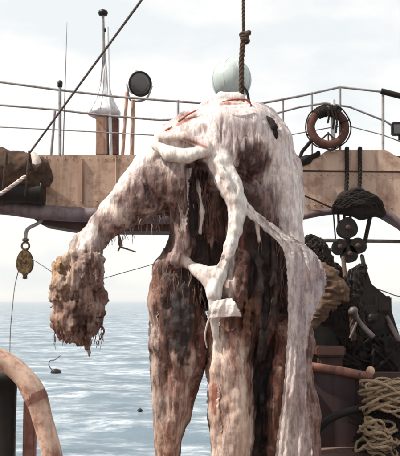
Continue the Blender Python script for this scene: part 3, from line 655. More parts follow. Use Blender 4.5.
t = tag(MB().rope([TIP + Vector((-0.06, 0, 0.1)), P(28, 155, SY)], 0.019, 0.12, 3, 5, 0.03).build('stay_wire', M['wire']), 'dark thick stay wire running diagonally up across the sky from the lashed bundle', 'wire')

# ------------------------------------------------------------------ stern gantry
GY = 13.0
def xz(u, v, Y=GY): p = P(u, v, Y); return (p.x, p.z)
G = thing('stern_gantry', (0, GY + 0.5, DECK), 'tan painted steel stern gantry with mauve lower tube spanning the ramp', 'gantry')
seams_l = [-66, -8, 46, 116, 186, 246, 298]
for a, c in zip(seams_l, seams_l[1:]):     # welded front plates left of the life ring
    MB().prism([xz(a + .25, 155), xz(c - .25, 155 + (2 if c > 250 else 0)), xz(c - .25, 206 + (4 if c > 60 else 0)), xz(a + .25, 206 + (4 if a > 60 else 0))], GY, GY + 0.05, 0.004).build('front_plate', M['tan'], G)
low = [xz(298.5, 171.5), xz(404, 172.5), xz(450, 200), xz(450, 272), xz(404, 226), xz(382, 211), xz(336, 209), xz(298.5, 214)]
MB().prism(low, GY - 0.004, GY + 0.05, 0.004).build('haunch_plate', M['tanhi'], G)
MB().prism([xz(298, 170), xz(328, 150), xz(385, 150), xz(404, 161), xz(450, 186), xz(450, 199), xz(404, 171.3), xz(330, 170.6)], GY - 0.03, GY + 0.03, 0.004).build('screen_plate', M['tanhi'], G)
for u in seams_l[1:-1]: MB().tube([P(u, 156, GY - .004), P(u, 205, GY - .004)], 0.014, 6).build('weld_bead', M['tan'], G)
for u in (20, 82, 150): MB().box(P(u, 180.5, GY - .02), (0.02, 0.05, 0.74), None, .004).build('stiffener', M['tan'], G)
rv = MB()
for a, c in zip(seams_l, seams_l[1:]):
    for k in range(9):
        for v in (158.5, 201): rv.lathe([(0.012, 0), (0.011, .006), (0.004, .010)], P(a + 3 + (c - a - 6) * k / 8, v, GY), (0, -1, 0), 8)
for k in range(15):
    for v in (175, 205): rv.lathe([(0.012, 0), (0.011, .006), (0.004, .010)], P(302 + 6.4 * k, v if k < 14 else v + 3, GY - .004), (0, -1, 0), 8)
rv.build('rivets', M['tan'], G)['kind'] = 'stuff'
MB().tube([P(298, 171, GY - 0.01), P(404, 172, GY - 0.01), P(450, 200, GY - 0.01)], 0.012, 8).build('seam_bead', M['dark'], G)
MB().tube(spline([P(-66, 206, GY), P(0, 207, GY), P(40, 212, GY), P(90, 215, GY), P(180, 217, GY), P(298, 217, GY)], 5), 0.125, 18).build('lower_tube', M['mauve'], G)
MB().tube(spline([P(298, 217, GY + .02), P(334, 211, GY + .02), P(382, 213, GY + .02), P(404, 228, GY + .02), P(450, 276, GY + .02)], 5), 0.06, 14).build('haunch_tube', M['mauve'], G)
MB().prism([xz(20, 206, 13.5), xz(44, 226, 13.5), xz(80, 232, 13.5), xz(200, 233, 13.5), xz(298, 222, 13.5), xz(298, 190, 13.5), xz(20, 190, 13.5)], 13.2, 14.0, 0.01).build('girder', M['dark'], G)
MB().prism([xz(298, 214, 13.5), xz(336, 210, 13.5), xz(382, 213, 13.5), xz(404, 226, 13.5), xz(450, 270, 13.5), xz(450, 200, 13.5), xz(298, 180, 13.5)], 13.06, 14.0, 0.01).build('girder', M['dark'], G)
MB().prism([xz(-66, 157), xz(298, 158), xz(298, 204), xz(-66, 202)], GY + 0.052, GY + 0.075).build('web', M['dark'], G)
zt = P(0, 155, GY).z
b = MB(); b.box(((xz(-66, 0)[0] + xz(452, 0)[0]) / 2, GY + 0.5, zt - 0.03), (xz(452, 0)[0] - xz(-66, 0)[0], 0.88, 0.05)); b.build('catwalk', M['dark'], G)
b = MB(); xl, xr = xz(-66, 0)[0], xz(452, 0)[0]
MB().box((xl - 0.2, GY + 0.5, (DECK + zt) / 2), (0.42, 1.0, zt - DECK), None, 0.03).build('leg', M['tan'], G)
MB().box((xr + 0.2, GY + 0.5, (DECK + zt - 0.6) / 2), (0.46, 1.0, zt - 0.6 - DECK), None, 0.03).build('leg', M['tan'], G)

# ------------------------------------------------------------------ railing on the gantry
t = thing('catwalk_railing', P(60, 155, GY), 'thin grey three-bar railing along the top of the gantry', 'railing')
RY = GY + 0.02
for k, ps in enumerate(([(-66, 76), (0, 82), (60, 90), (120, 97), (200, 103), (258, 104), (300, 96), (340, 87), (385, 92), (404, 98), (452, 118)],
           [(-66, 100), (0, 105), (60, 110), (100, 115), (160, 120), (262, 117), (300, 107), (325, 103), (350, 107), (385, 121), (404, 133), (452, 152)],
           [(-66, 121), (0, 127), (60, 130), (115, 133), (200, 138), (265, 140), (300, 133), (345, 125), (383, 135), (404, 143), (452, 165)])):
    MB().tube([P(u, v, RY) for u, v in ps], (0.020, 0.018, 0.010)[k], 8).build('rail', M['rail'], t)
for u, v0, v1, r in ((-50, 78, 156, .022), (60, 84, 156, .026), (178, 100, 156, .02), (283, 100, 160, .018), (312, 92, 162, .018), (340, 87, 152, .022), (383, 91, 152, .024), (440, 112, 182, .022)):
    MB().tube([P(u, v0, RY), P(u, v1, RY)], r, 8).build('post', M['rail'], t)
MB().tube([P(63, 156, RY + .05), P(65, 90, RY + .05), P(67, 22, RY + .05)], [.012, .009, .005], 6).build('whip_rod', M['rail'], t)
MB().tube([P(55, 111, RY), P(51, 156, RY)], 0.022, 8).build('brace', M['rail'], t)
b = MB(); b.lathe([(0.02, -.06), (0.04, -.05), (0.045, .03), (0.02, .06)], P(60, 84, RY), n=14); b.build('post_cap', M['black'], t)
MB().tube([P(333, 100, RY - .05), P(333, 152, RY - .05)], 0.04, 12).build('white_post', M['white'], t)
b = MB(); b.tube([P(381, 91, RY - .02), P(404, 97, RY - .02), P(430, 107, RY - .02)], 0.05, 10); b.build('rail_lagging', M['black'], t)
t = thing('deck_lamp', P(400, 138, RY), 'small dark box lamp fixed to the gantry railing where it slopes down', 'lamp')
MB().box(P(400, 129, RY - 0.08), (0.28, 0.14, 0.22), None, 0.02).build('housing', M['black'], t)
MB().box(P(400, 129, RY - 0.156), (0.20, 0.012, 0.15), None, 0.004).build('glass', M['lens'], t)
MB().box(P(400, 136.5, RY - 0.04), (0.05, 0.08, 0.12), None, 0.008).build('bracket', M['black'], t)

# ------------------------------------------------------------------ mast with white cone, searchlight, dome
t = thing('signal_mast', P(107, 156, GY + .3), 'slender mast with white flared cone over a brown base, topped by a dark lantern', 'mast')
MY = GY + 0.35
top = P(103, 13, MY); bot = P(107, 156, MY)
MB().tube([bot, P(104.5, 100, MY), top], [0.05, 0.04, 0.022], 12).build('pole', M['rail'], t)
b = MB()
prof = [(0.02, 62), (0.04, 70), (0.065, 80), (0.11, 92), (0.17, 101), (0.235, 108), (0.275, 112), (0.27, 115), (0.17, 118)]
zc = P(104, 112, MY)
b.lathe([(r, P(104, v, MY).z - zc.z) for r, v in prof][::-1], zc, n=20); cone = b.build('cone_cover', M['white'], t)
for k in range(10):
    w = 2 * math.pi * k / 10 + 0.2; pts = []
    for r, v in prof[1:8]: pts.append(Vector((zc.x + (r + 0.003) * math.cos(w), zc.y + (r + 0.003) * math.sin(w), P(104, v, MY).z)))
    MB().tube(pts, 0.006, 5).build('cone_rib', M['white'], cone)
b = MB(); b.box(P(102.5, 137, MY), (0.19, 0.3, (156 - 116) / 800 * MY), None, 0.02); b.build('base_casing', M['postbrown'], t)
b = MB(); b.box(P(114, 137, MY + .06), (0.16, 0.26, (156 - 116) / 800 * MY), None, 0.02); b.build('base_casing', M['redbrown'], t)
MB().lathe([(0.02, -.05), (0.07, -.04), (0.085, 0), (0.075, .035), (0.03, .06)], top, n=16).build('lantern', M['black'], t)
MB().lathe([(0.02, -.03), (0.04, -.02), (0.04, .03), (0.02, .04)], P(106.5, 30, MY - .02), n=12).build('small_lantern', M['black'], t)
for pp in ((98, 112), (110, 112)): MB().tube([P(104.2, 40, MY), P(*pp, MY - .1)], 0.006, 5).build('shroud', M['rail'], t)
MB().tube([P(110, 118, MY - .2), P(107.5, 27, MY - .08)], 0.022, 8).build('halyard_pole', M['white'], t)
MB().tube([P(110, 118, MY - .2), P(111, 156, MY - .2)], 0.028, 8).build('halyard_post', M['white'], t)

t = thing('searchlight', P(130, 156, GY + .1), 'round searchlight with black glass and pale drum on two thin legs', 'searchlight')
LY = GY + 0.1; c = P(139.5, 84, LY)
ax = Vector((0.46, -0.86, -0.16)).normalized()
MB().lathe([(0.03, -.26), (0.10, -.25), (0.17, -.16), (0.195, -.02), (0.205, 0.0), (0.205, 0.03), (0.18, 0.035)], c, ax, 28).build('drum', M['white'], t)
drum = t.children[0]
MB().lathe([(0.185, 0.02), (0.18, 0.045), (0.10, 0.06), (0.01, 0.066)], c, ax, 28).build('glass', M['lens'], drum)
MB().torus(c + ax * 0.03, ax, 0.197, 0.018, 32, 8).build('bezel', M['black'], drum)
MB().tube(spline([P(127, 84, LY), P(129, 97, LY), P(133, 101, LY), P(146, 99, LY), P(152, 86, LY)], 4), 0.016, 8).build('yoke', M['rail'], t)
MB().tube([P(133, 100, LY), P(132, 156, LY)], 0.034, 10).build('leg', M['postbrown'], t)
MB().tube([P(127, 92, LY), P(122.5, 156, LY)], 0.028, 10).build('leg', M['postbrown'], t)
MB().box(P(136.5, 72, LY + .08), (0.06, 0.06, 0.06), None, 0.01).build('vent_cap', M['white'], t)

t = thing('round_radome', P(232, 156, GY + .45), 'pale green white round dome with panel seams standing behind the carcass top', 'dome')
DYY = GY + 0.45; c = P(231.5, 80, DYY); rad = 20.5 / 800 * DYY
MB().lathe([(rad * math.sin(a), -rad * 1.08 * math.cos(a)) for a in [R(18 + 162 * i / 18) for i in range(19)]], c, n=32).build('dome', M['dome'], t)
for k in range(4):
    w = math.pi * k / 4 + 0.35; dv = Vector((math.cos(w), math.sin(w), 0)); dome_pts = [c + dv * (rad * 1.004 * math.sin(R(a))) + Vector((0, 0, -rad * 1.084 * math.cos(R(a)))) for a in range(30, 331, 12)]
    MB().tube(dome_pts, 0.006, 5).build('seam', M['dome'], t)
MB().lathe([(0.16, 0), (0.16, .03), (0.10, .08), (0.10, .62), (0.2, .68)], P(231.5, 155, DYY), n=20).build('pedestal', M['dome'], t)

# ------------------------------------------------------------------ life ring
t = thing('life_ring', P(328, 150, GY - .08), 'dark red life ring with black cloth over its top, on the gantry railing', 'life ring')
c = P(328, 127.5, GY - 0.12); ax = Vector((0.08, -1, 0.05))
lring = MB().torus(c, ax, 0.285, 0.068, 44, 14, 0.05).build('ring', M['ring'], t)
for k, w in enumerate((20, 110, 200, 290)):
    d = Vector((math.cos(R(w)), 0.06, math.sin(R(w)))).normalized()
    MB().torus(c + d * 0.285, Vector((-math.sin(R(w)), 0, math.cos(R(w)))), 0.072, 0.012, 18, 6).build('band', M['darkrope'], lring)
b = MB(); pts = [c + Vector((0.37 * math.cos(R(a)), -0.03 + 0.02 * math.sin(R(a * 4)), 0.37 * math.sin(R(a)) * (1 + .03 * math.sin(R(a * 8))))) for a in range(0, 361, 10)]
b.rope(pts, 0.012); b.build('grab_line', M['darkrope'], t)
for k in range(15):
    w = R(52 + 5.6 * k + random.uniform(-2, 2)); d = Vector((math.cos(w), 0.06, math.sin(w)))
    MB().torus(c + d * (0.285 + random.uniform(-.008, .012)), Vector((-math.sin(w) + random.uniform(-.25, .25), random.uniform(-.25, .25), math.cos(w))), 0.080 + random.uniform(0, .012), 0.017, 16, 6, .15).build('rope_turn', M['darkrope'], t)
for k, (du, l_) in enumerate(((-2, 14), (3, 20), (6, 24))):
    MB().rope(spline([c + Vector((du / 62, -.09, .28)), c + Vector(((du + 2) / 62, -.10, .28 - l_ / 130)), c + Vector(((du + 1) / 62, -.08, .28 - l_ / 62))], 5), 0.018).build('rope_tail', M['darkrope'], t)
for a, e in (((0, 0.02), (0, -0.24)), ((0, 0), (-0.13, -0.22)), ((0, 0), (0.13, -0.22))):
    MB().rope([c + Vector((a[0], -0.02, a[1] - 0.1)), c + Vector((e[0], -0.02, e[1]))], 0.014).build('tie', M['rope'], t)
MB().tube(spline([P(312, 140, GY - .12), P(306, 147, GY - .1), P(302, 152, GY - .06), P(300, 158, GY - .04)], 5), 0.03, 8).build('lanyard', M['darkrope'], t)
t = thing('rag_heap', P(303, 166, GY - .04), 'small dark rag caught on the plate edge below the life ring', 'rag')
V, Q = lump([((-12, -3, 0, 4), (0, 2, 0, 4), 1), ((0, 2, 0, 4), (12, 8, 0, 3), 1)], (-22, -12, -10), (22, 18, 10), 1.0, [((6, 6, 6), 1.6), ((3, 3, 3), .9)], 5, k=4)
c2 = P(305, 162, GY - .04); quad_mesh('cloth', np.stack([c2.x + V[:, 0] / 61.5, c2.y + V[:, 2] / 61.5, c2.z + V[:, 1] / 61.5], -1), Q, M['darkrope'], t)

# ------------------------------------------------------------------ lashed canvas bundle on the gantry's left end
t = thing('canvas_bundle', P(20, 207, GY - .3), 'brown canvas bundle lashed to the gantry front at the foot of the stay wire', 'bundle')
BY = GY - 0.22
pr = chain([(-40, 166, 0, 20), (-10, 168, 0, 20), (10, 170, 0, 17), (26, 168, 0, 13), (38, 170, 0, 12), (44, 176, 0, 9)], 0.7) + chain([(-30, 185, 0, 14), (0, 190, 0, 12), (30, 188, 0, 11)], 0.7) + chain([(30, 160, -4, 8), (36, 170, -6, 8), (38, 182, -2, 7)], 1)
V, Q = lump(pr, (-66, 138, -30), (62, 214, 30), 1.1, [((14, 10, 12), 3.0), ((6, 5, 6), 1.7), ((3, 3, 3), .8)], 12, [((-30, 178, -16, 3), (22, 180, -14, 3), 1)], 6)
quad_mesh('canvas', PV(V[:, 0], V[:, 1], BY + V[:, 2] / 61.5), Q, M['darkcanvas'], t)
MB().tube([P(-50, 192, BY), P(43, 193, BY)], 0.17, 18).build('shadow_cylinder', M['black'], t)  # black cylinder added to stand for the shadow beneath the bundle
MB().lathe([(0.04, -.02), (0.22, -.015), (0.22, .015), (0.04, .02)], P(43, 192, BY), (1, 0, 0), 20).build('shadow_disc', M['black'], t)  # black end disc of that added shadow shape
for u in (-22, 4, 27):
    pts = [P(u + 2 * math.sin(R(a)), 175 - 24 * math.sin(R(a)), BY - 0.30 * math.cos(R(a))) for a in range(-90, 91, 15)]
    MB().rope(pts, 0.016).build('lashing', M['rope'], t)
MB().rope(spline([P(-40, 218, BY - .3), P(-6, 198, BY - .32), P(12, 186, BY - .31), P(26, 176, BY - .27)], 6), 0.032).build('rope_end', M['shred_pale'], t)
pw = MB(); pw.tube(spline([P(33, 153, BY - .12), P(36, 160, BY - .16), P(37, 168, BY - .17), P(36, 175, BY - .14)], 4), [0.03, .05, .06, .07, .075, .08, .08, .075, .07, .06, .05, .04, .02], 10); pw.build('white_roll', M['shred_pale'], t)

# ------------------------------------------------------------------ pulley blocks
def rounded_block(mb, c, w, h, th, n=20):
    """egg-shaped cheek plate facing the camera"""
    vs = []
    for i in range(n):
        a = 2 * math.pi * i / n; vs.append((c.x + w * math.cos(a) * (1 - 0.15 * math.sin(a)), c.z + h * math.sin(a)))
    mb.prism(vs, c.y - th / 2, c.y + th / 2, min(th * .3, 0.008))
t = thing('pulley_block', P(26, 276, 12.9), 'old brass pulley block hanging alone under the gantry by a shackle', 'pulley block')
PY = 12.92; c = P(25, 262, PY)
for d in (-0.06, 0.06):
    b = MB(); rounded_block(b, c + Vector((0, d, 0)), 0.13, 0.20, 0.022); b.build('cheek', M['brass'], t)
MB().lathe([(0.03, -.035), (0.09, -.035), (0.075, 0), (0.09, .035), (0.03, .035)], c, (0, 1, 0), 20).build('sheave', M['black'], t)
MB().lathe([(0.01, -.09), (0.035, -.085), (0.035, .085), (0.01, .09)], c, (0, 1, 0), 12).build('axle', M['brass'], t)
MB().torus(P(25.5, 246, PY), (0, 1, 0), 0.06, 0.018, 20, 8).build('shackle', M['brass'], t)
MB().lathe([(0.02, -.03), (0.05, -.02), (0.05, .02), (0.02, .03)], P(25.5, 240, PY), n=12).build('swivel', M['brass'], t)
MB().tube(spline([P(25.5, 241, PY), P(26, 233, PY), P(29, 228, PY), P(40, 222, PY + .1), P(44, 214, PY + .2)], 5), 0.03, 8).build('hanger', M['rail'], t)
MB().lathe([(0.015, -.05), (0.04, -.04), (0.035, .01), (0.05, .03)], P(25, 276, PY), n=12).build('becket', M['brass'], t)
tag(MB().tube(spline([P(21, 262, PY), P(15, 285, PY - .1), P(12, 312, PY - .4), P(10, 340, PY - .6), P(9, 420, 11.6)], 6), 0.008, 5).build('thin_line', M['wire']), 'thin slack line dropping from the brass pulley block to the water', 'rope')
tag(MB().tube(spline([P(30, 258, PY), P(40, 264, 11.5), P(52, 272, 9.4), P(60, 278, 8.02)], 6), 0.006, 5).build('thin_line', M['wire']), 'thin slack line from the brass pulley block to the carcass head', 'rope')
tag(MB().tube(spline([P(95, 281, 8.0), P(122, 273, 8.1), P(140, 268, 8.1), P(160, 262, 8.05)], 6), 0.004, 5).build('thin_line', M['wire']), 'thin line stretched between the carcass head and its left limb', 'rope')

t = thing('trawl_block', P(352, 262, 12.7), 'heavy black trawl block tackle slung from ropes over the gantry right side', 'pulley block')
TY = 12.72
for u0, u1 in ((347, 346), (360, 359)):
    MB().rope(spline([P(u0, 150, GY + .3), P(u0, 148.5, GY), P(u0 - .2, 152, GY - .08), P(u0, 170, GY - .09), P((u0 + u1) / 2, 186, GY - .12), P(u1, 202, TY)], 5), 0.036, 0.2).build('sling', M['darkrope'], t)
c = P(360, 203, TY)
V, Q = lump(chain([(337, 209, 0, 5), (345, 201, 0, 8), (358, 198, 0, 10), (371, 203, 0, 8), (382, 212, 0, 5)], 1.0) + chain([(346, 206, 0, 9), (360, 208, 0, 10), (376, 210, 0, 7)], 1), (322, 176, -22), (398, 226, 22), 1.0, [((9, 9, 9), 1.8), ((4, 4, 4), 1.0)], 4, k=6)
quad_mesh('rope_bundle', PV(V[:, 0], V[:, 1], TY + V[:, 2] / 62), Q, M['darkrope'], t)
for k in range(30):
    w = random.uniform(.35, 1.0); cu = 360 + random.uniform(-5, 5); pts = [P(cu - 25 * w * math.cos(a / 12 * math.pi) + random.uniform(-1, 1), 213 - random.uniform(20, 25) * w * math.sin(a / 12 * math.pi) + random.uniform(-.8, .8), TY - (.07 + .16 * math.sin(a / 12 * math.pi)) * (1.25 - 0.45 * w)) for a in range(13)]
    MB().rope(spline(pts, 3), 0.022, 0.14).build('rope_turn', M['darkrope'], t)
def block(c, w, h, t, group=None):
    for d in (-0.08, 0.0, 0.08):
        b = MB(); rounded_block(b, c + Vector((0, d, 0)), w, h, 0.02); b.build('cheek', M['black'], t)
    for d in (-0.04, 0.04):
        MB().lathe([(0.02, -.024), (w * .93, -.024), (w * .8, 0), (w * .93, .024), (0.02, .024)], c + Vector((0, d, 0)), (0, 1, 0), 18).build('sheave', M['black'], t)
    MB().lathe([(0.01, -.12), (0.04, -.115), (0.04, .115), (0.01, .12)], c, (0, 1, 0), 12).build('axle', M['dark'], t)
block(P(347, 228, TY), 0.16, 0.17, t); block(P(339, 247, TY), 0.11, 0.13, t); block(P(357, 246, TY), 0.14, 0.13, t); block(P(349, 254, TY), 0.13, 0.14, t)
for u in (338, 344, 350): MB().tube([P(u, 206, TY), P(u + 1, 232, TY)], 0.022, 7).build('fall', M['darkrope'], t)
MB().tube([P(333, 208, TY), P(336, 246, TY)], 0.012, 6).build('fall', M['darkrope'], t)
MB().tube([P(372, 208, TY), P(364, 246, TY)], 0.034, 8).build('fall', M['darkrope'], t)
b = MB(); b.tube(spline([P(347, 236, TY), P(348, 246, TY), P(353, 252, TY)], 4), 0.05, 10); b.build('swivel', M['black'], t)
# ropes from block to winch
tag(MB().rope([P(343, 256, TY), P(346, 285, 11.2), P(351, 315, 9.5), P(354, 340, 9.45)], 0.034, 0.2).build('winch_rope', M['rope']), 'reddish brown rope running from the black trawl block down to the winch', 'rope')
tag(MB().rope([P(362, 256, TY), P(368, 285, 11.4), P(376, 322, 10.25)], 0.034, 0.25).build('winch_rope', M['darkrope']), 'thick black rope dropping from the trawl block to the winch drum', 'rope')
tag(MB().tube([P(284, 240.5, 12.2), P(330, 240.5, 12.6), P(404, 241.5, 13.3), P(452, 242, 13.5)], 0.03, 8).build('guy_wire', M['wire']), 'dark straight wire crossing level behind the trawl block to the gantry leg', 'wire')
tag(MB().tube(spline([P(372, 287, 10.6), P(386, 292, 11), P(404, 297, 11.5), P(452, 300, 13.2)], 5), 0.008, 5).build('thin_line', M['wire']), 'thin sagging line from the winch out to the gantry leg', 'rope')
tag(MB().tube([P(296, 192, GY - .05), P(337, 210, GY - .12)], 0.014, 6).build('thin_line', M['darkrope']), 'thin dark line slanting across the tan haunch plate into the trawl block', 'rope')

# ------------------------------------------------------------------ winch on the right side deck
t = thing('trawl_winch', (P(360, 301, 10.2).x, 10.2, DECK), 'dark greasy trawl winch with gears and lever standing behind the low bulwark', 'winch')
WY = 10.2
def px(u, v, Y=WY): p = P(u, v, Y); return (p.x, p.z)
zb = DECK
def col_poly(ps, Y): return [px(u, v, Y) for u, v in ps]
sp = [(352, 268), (364, 262), (371, 284), (388, 298), (392, 314), (402, 345), (416, 400), (416, 425), (318, 425), (318, 345), (330, 325), (345, 300)]
MB().prism(col_poly(sp, WY), WY - 0.04, WY + 0.02, 0.01).build('side_plate', M['black'], t)
MB().prism(col_poly([(u - 4, v + 2) for u, v in sp], WY + .6), WY + 0.55, WY + 0.62, 0.01).build('side_plate', M['black'], t)
MB().lathe([(0.34, -.3), (0.36, -.29), (0.30, -.26), (0.20, -.25), (0.2, .25), (0.30, .26), (0.36, .29), (0.34, .3)], P(345, 345, WY + .28), (0, 1, 0), 28).build('drum', M['dark'], t)
for v, u, r in ((355, 388, .26), (318, 372, .17), (345, 334, .2)):
    b = MB(); cc = P(u, v, WY - 0.09); n_ = 22; vs = []
    for i in range(n_ * 4):
        rr = r * (1.0 if (i % 4) in (0, 1) else 0.9); a = 2 * math.pi * i / (n_ * 4); vs.append((cc.x + rr * math.cos(a), cc.z + rr * math.sin(a)))
    b.prism(vs, cc.y - .03, cc.y + .035); gw = b.build('gear_wheel', M['black'], t)
    MB().lathe([(0.02, -.04), (r * .35, -.035), (r * .35, .035), (0.02, .04)], cc - Vector((0, .03, 0)), (0, 1, 0), 16).build('hub', M['black'], gw)
MB().box(P(382, 304, WY - .02), (0.18, 0.3, 0.2), None, 0.02).build('brake_box', M['black'], t)
MB().tube([P(386, 316, WY - .1), P(396, 335, WY - .12), P(410, 362, WY - .12)], 0.03, 8).build('strut', M['wire'], t)
LV = 9.42; MB().tube([P(361, 324, LV), P(364, 326, WY)], 0.03, 8).build('lever_shaft', M['black'], t)
lv = spline([P(352, 310, LV), P(356, 316, LV), P(361, 324, LV), P(373, 337, LV)], 4)
MB().tube(lv, [0.035, 0.04, 0.045, 0.04, 0.03, 0.028, 0.028, 0.028, 0.03, 0.03, 0.032, 0.034, 0.034], 10).build('lever', M['wire'], t); lev = [o for o in t.children if o.name.startswith('lever') and 'shaft' not in o.name][0]
MB().lathe([(0.01, -.05), (0.05, -.03), (0.06, 0), (0.05, .03), (0.01, .05)], P(353, 311, LV), (0.5, 0, -0.8), 14).build('lever_knob', M['wire'], lev)
MB().tube([P(350, 338, LV), P(358, 320, LV)], 0.016, 8).build('lever', M['wire'], t)
for u in (326, 340, 362, 380): MB().box(P(u, 352, WY - .1), (0.10, 0.12, 0.14), None, 0.015).build('bearing_block', M['black'], t)
for k in range(6):
    a = k * 1.05; MB().lathe([(0.005, -.02), (0.022, -.015), (0.022, .02)], P(372, 330, WY - .06) + Vector((.3 * math.cos(a), 0, .22 * math.sin(a))), (0, -1, 0), 6, False).build('bolt', M['dark'], t)
b = MB(); b.box(((px(318, 0)[0] + px(425, 0)[0]) / 2, WY + 0.28, DECK + 0.11), (1.6, 1.1, 0.22), None, 0.02); b.build('base_frame', M['redbrown'], t)
b = MB()
for i in range(46):     # greasy ropes and chain thrown over the winch
    u = random.uniform(322, 398); v = 300 + max(0, u - 366) * 1.3 + random.uniform(0, 40)
    q = [P(u + k * random.uniform(-6, 6), v + k * random.uniform(1, 9), WY - .17 - .05 * math.sin(i + k)) for k in range(6)]
    b.tube(spline(q, 4), random.uniform(.010, .026), 6)
o = b.build('tangled_lines', M['darkrope'], t); o['kind'] = 'stuff'
# dark netting hanging from upper left to winch
t = thing('net_bunch', P(340, 300, 9.6), 'dark bunched netting trailing from the carcass flap down onto the winch', 'net')
V, Q = lump(chain([(309, 240, 0, 4), (316, 246, 0, 6), (324, 256, 0, 6), (333, 272, 0, 6), (343, 288, 0, 8), (352, 306, 0, 9), (356, 330, 0, 9)]) + chain([(352, 300, 0, 8), (362, 270, 0, 5)]) + chain([(322, 312, 0, 12), (335, 322, 0, 12), (345, 335, 0, 12)]), (296, 228, -24), (378, 356, 24), 1.0, [((8, 8, 8), 1.8)], 21, (), 5, [((3, 8, 3), 1.8), ((2.4, 2.4, 2.4), 1.2)])
quad_mesh('net', PV(V[:, 0], V[:, 1], 9.75 + V[:, 2] / 82), Q, M['darkrope'], t)
b = MB()
for i in range(110):
    u = random.uniform(310, 358); v = 238 + (u - 309) * 1.45 + random.uniform(-2, 8); q = [P(u + 6 * math.sin(k + i), v + k * random.uniform(3, 6), 9.65 + .04 * math.cos(k * 2 + i)) for k in range(6)]
    b.tube(spline(q, 3), 0.008, 5)
o = b.build('net_strands', M['netcord'], t); o['kind'] = 'stuff'
t = thing('canvas_cover', P(325, 320, 9.5), 'crumpled tan canvas draped beside the right carcass flap over dark gear', 'canvas')
V, Q = lump(chain([(316, 274, 0, 7), (326, 278, 0, 10), (334, 288, 0, 10), (330, 300, 0, 8), (320, 310, 0, 7), (312, 322, 0, 6)], .7) + chain([(324, 268, 0, 5), (340, 290, 0, 6), (344, 298, 0, 4)], .7), (300, 256, -20), (358, 336, 20), 0.9, [((9, 7, 9), 2.2), ((4, 4, 4), 0.8)], 31, [((310, 300, -10, 2), (340, 300, -9, 2), 1)], 5, [((12, 3.4, 12), 1.4), ((3, 9, 5), 0.8)])
quad_mesh('canvas', PV(V[:, 0], V[:, 1], 9.5 + V[:, 2] / 84), Q, M['canvas'], t)
t = thing('red_crate', P(325, 340, 9.6), 'rusty red gear housing low behind the bulwark beside the winch', 'housing')
MB().box(P(316, 345, 9.75), (0.5, 0.3, 0.5), None, 0.03).build('casing', M['black'], t)
MB().box(P(330, 351, 9.52), (0.34, 0.2, 0.12), None, 0.02).build('cover', M['dark'], t)
MB().box(P(316, 400, 9.75), (0.45, 0.28, 0.95), None, 0.02).build('plinth', M['dark'], t)
MB().box(P(330, 386, 9.56), (0.28, 0.16, 0.7), None, 0.02).build('bracket', M['dark'], t)

# ------------------------------------------------------------------ low bulwark with red rail, hose and rope coils
t = thing('low_bulwark', P(340, 443, 9.0), 'low dark steel bulwark with red brown capping bar beside the ramp', 'bulwark')
QY = 9.0; xa, xb = RX1 + 0.02, 3.6
zt2 = P(340, 372, QY).z
n_p = 4
for k in range(n_p):
    u0 = xa + (xb - xa) * k / n_p; u1 = xa + (xb - xa) * (k + 1) / n_p
    MB().box(((u0 + u1) / 2, QY, (DECK + zt2) / 2), (u1 - u0 - 0.006, 0.03, zt2 - DECK), None, 0.003).build('panel', M['plate'], t)
    MB().box((u0 + 0.03, QY - 0.06, (DECK + zt2) / 2), (0.02, 0.09, zt2 - DECK), None, 0.003).build('stiffener', M['plate'], t)
b = MB(); q = [P(306, 366, QY - .02), P(340, 371, QY - .04), P(372, 377, QY - .06)]; b.tube(q, 0.05, 12); b.build('capping_bar', M['redbrown'], t)
MB().box((2.6, QY - .02, P(372, 376, QY).z + .0), (1.5, 0.10, 0.08), None, 0.01).build('capping_bar', M['dark'], t)
MB().lathe([(0.045 * math.sin(R(a)) + .002, -.05 * math.cos(R(a))) for a in range(0, 181, 18)], P(370.5, 371, QY - .08), n=16).build('pin', M['postbrown'], t)
tag(MB().tube(spline([P(308, 462, 8.75), P(311, 446, 8.7), P(317, 431, 8.65), P(330, 419, 8.6), P(350, 411, 8.6), P(372, 408, 8.6), P(390, 410, 8.6), P(410, 416, 8.55), P(440, 440, 8.5)], 6), 0.042, 12).build('hose', M['hose']), 'thick black hose arching over the deck in front of the dark bulwark', 'hose')
def coil(name, cu, cv, Y, R0, n, h, mat, label, seed, rr0=0.0165):
    rnd = random.Random(seed); t = thing(name, P(cu, cv + 10, Y), label, 'rope')
    c = P(cu, cv, Y)
    for k in range(n):
        a0 = rnd.uniform(0, 6); r1 = R0 * rnd.uniform(.62, 1.1); pts = []
        tilt = rnd.uniform(-.42, .42); tl2 = rnd.uniform(-.5, .5); zz = c.z + h * (k / n - 0.5) * 1.0; ox, oy = rnd.uniform(-.09, .09), rnd.uniform(-.07, .07)
        for i in range(27):
            a = a0 + 2 * math.pi * i / 26 * rnd.uniform(.985, 1.015); rr = r1 * (1 + .20 * math.sin(2 * a + k) + .09 * math.sin(5 * a + 2 * k))
            pts.append(Vector((c.x + ox + rr * math.cos(a), c.y + oy + rr * .8 * math.sin(a), zz + tilt * rr * math.cos(a) + tl2 * rr * math.sin(a) + .02 * math.sin(3 * a + k))))
        MB().rope(spline(pts, 2), rr0, 0.12, 3, 5, 0.025).build('loop', mat, t)
    return t
coil('rope_coil', 388, 396, 8.58, 0.25, 22, 0.24, M['manila'], 'heap of pale manila rope loops above the hose against the bulwark', 1)
coil('rope_coil', 377, 438, 8.42, 0.135, 20, 0.30, M['manila'], 'coil of pale manila rope on deck below the black hose', 2)
t = thing('net_heap', (P(392, 430, 8.7).x, 8.7, DECK), 'heap of dark wet netting under the pale rope loops in front of the bulwark', 'net')
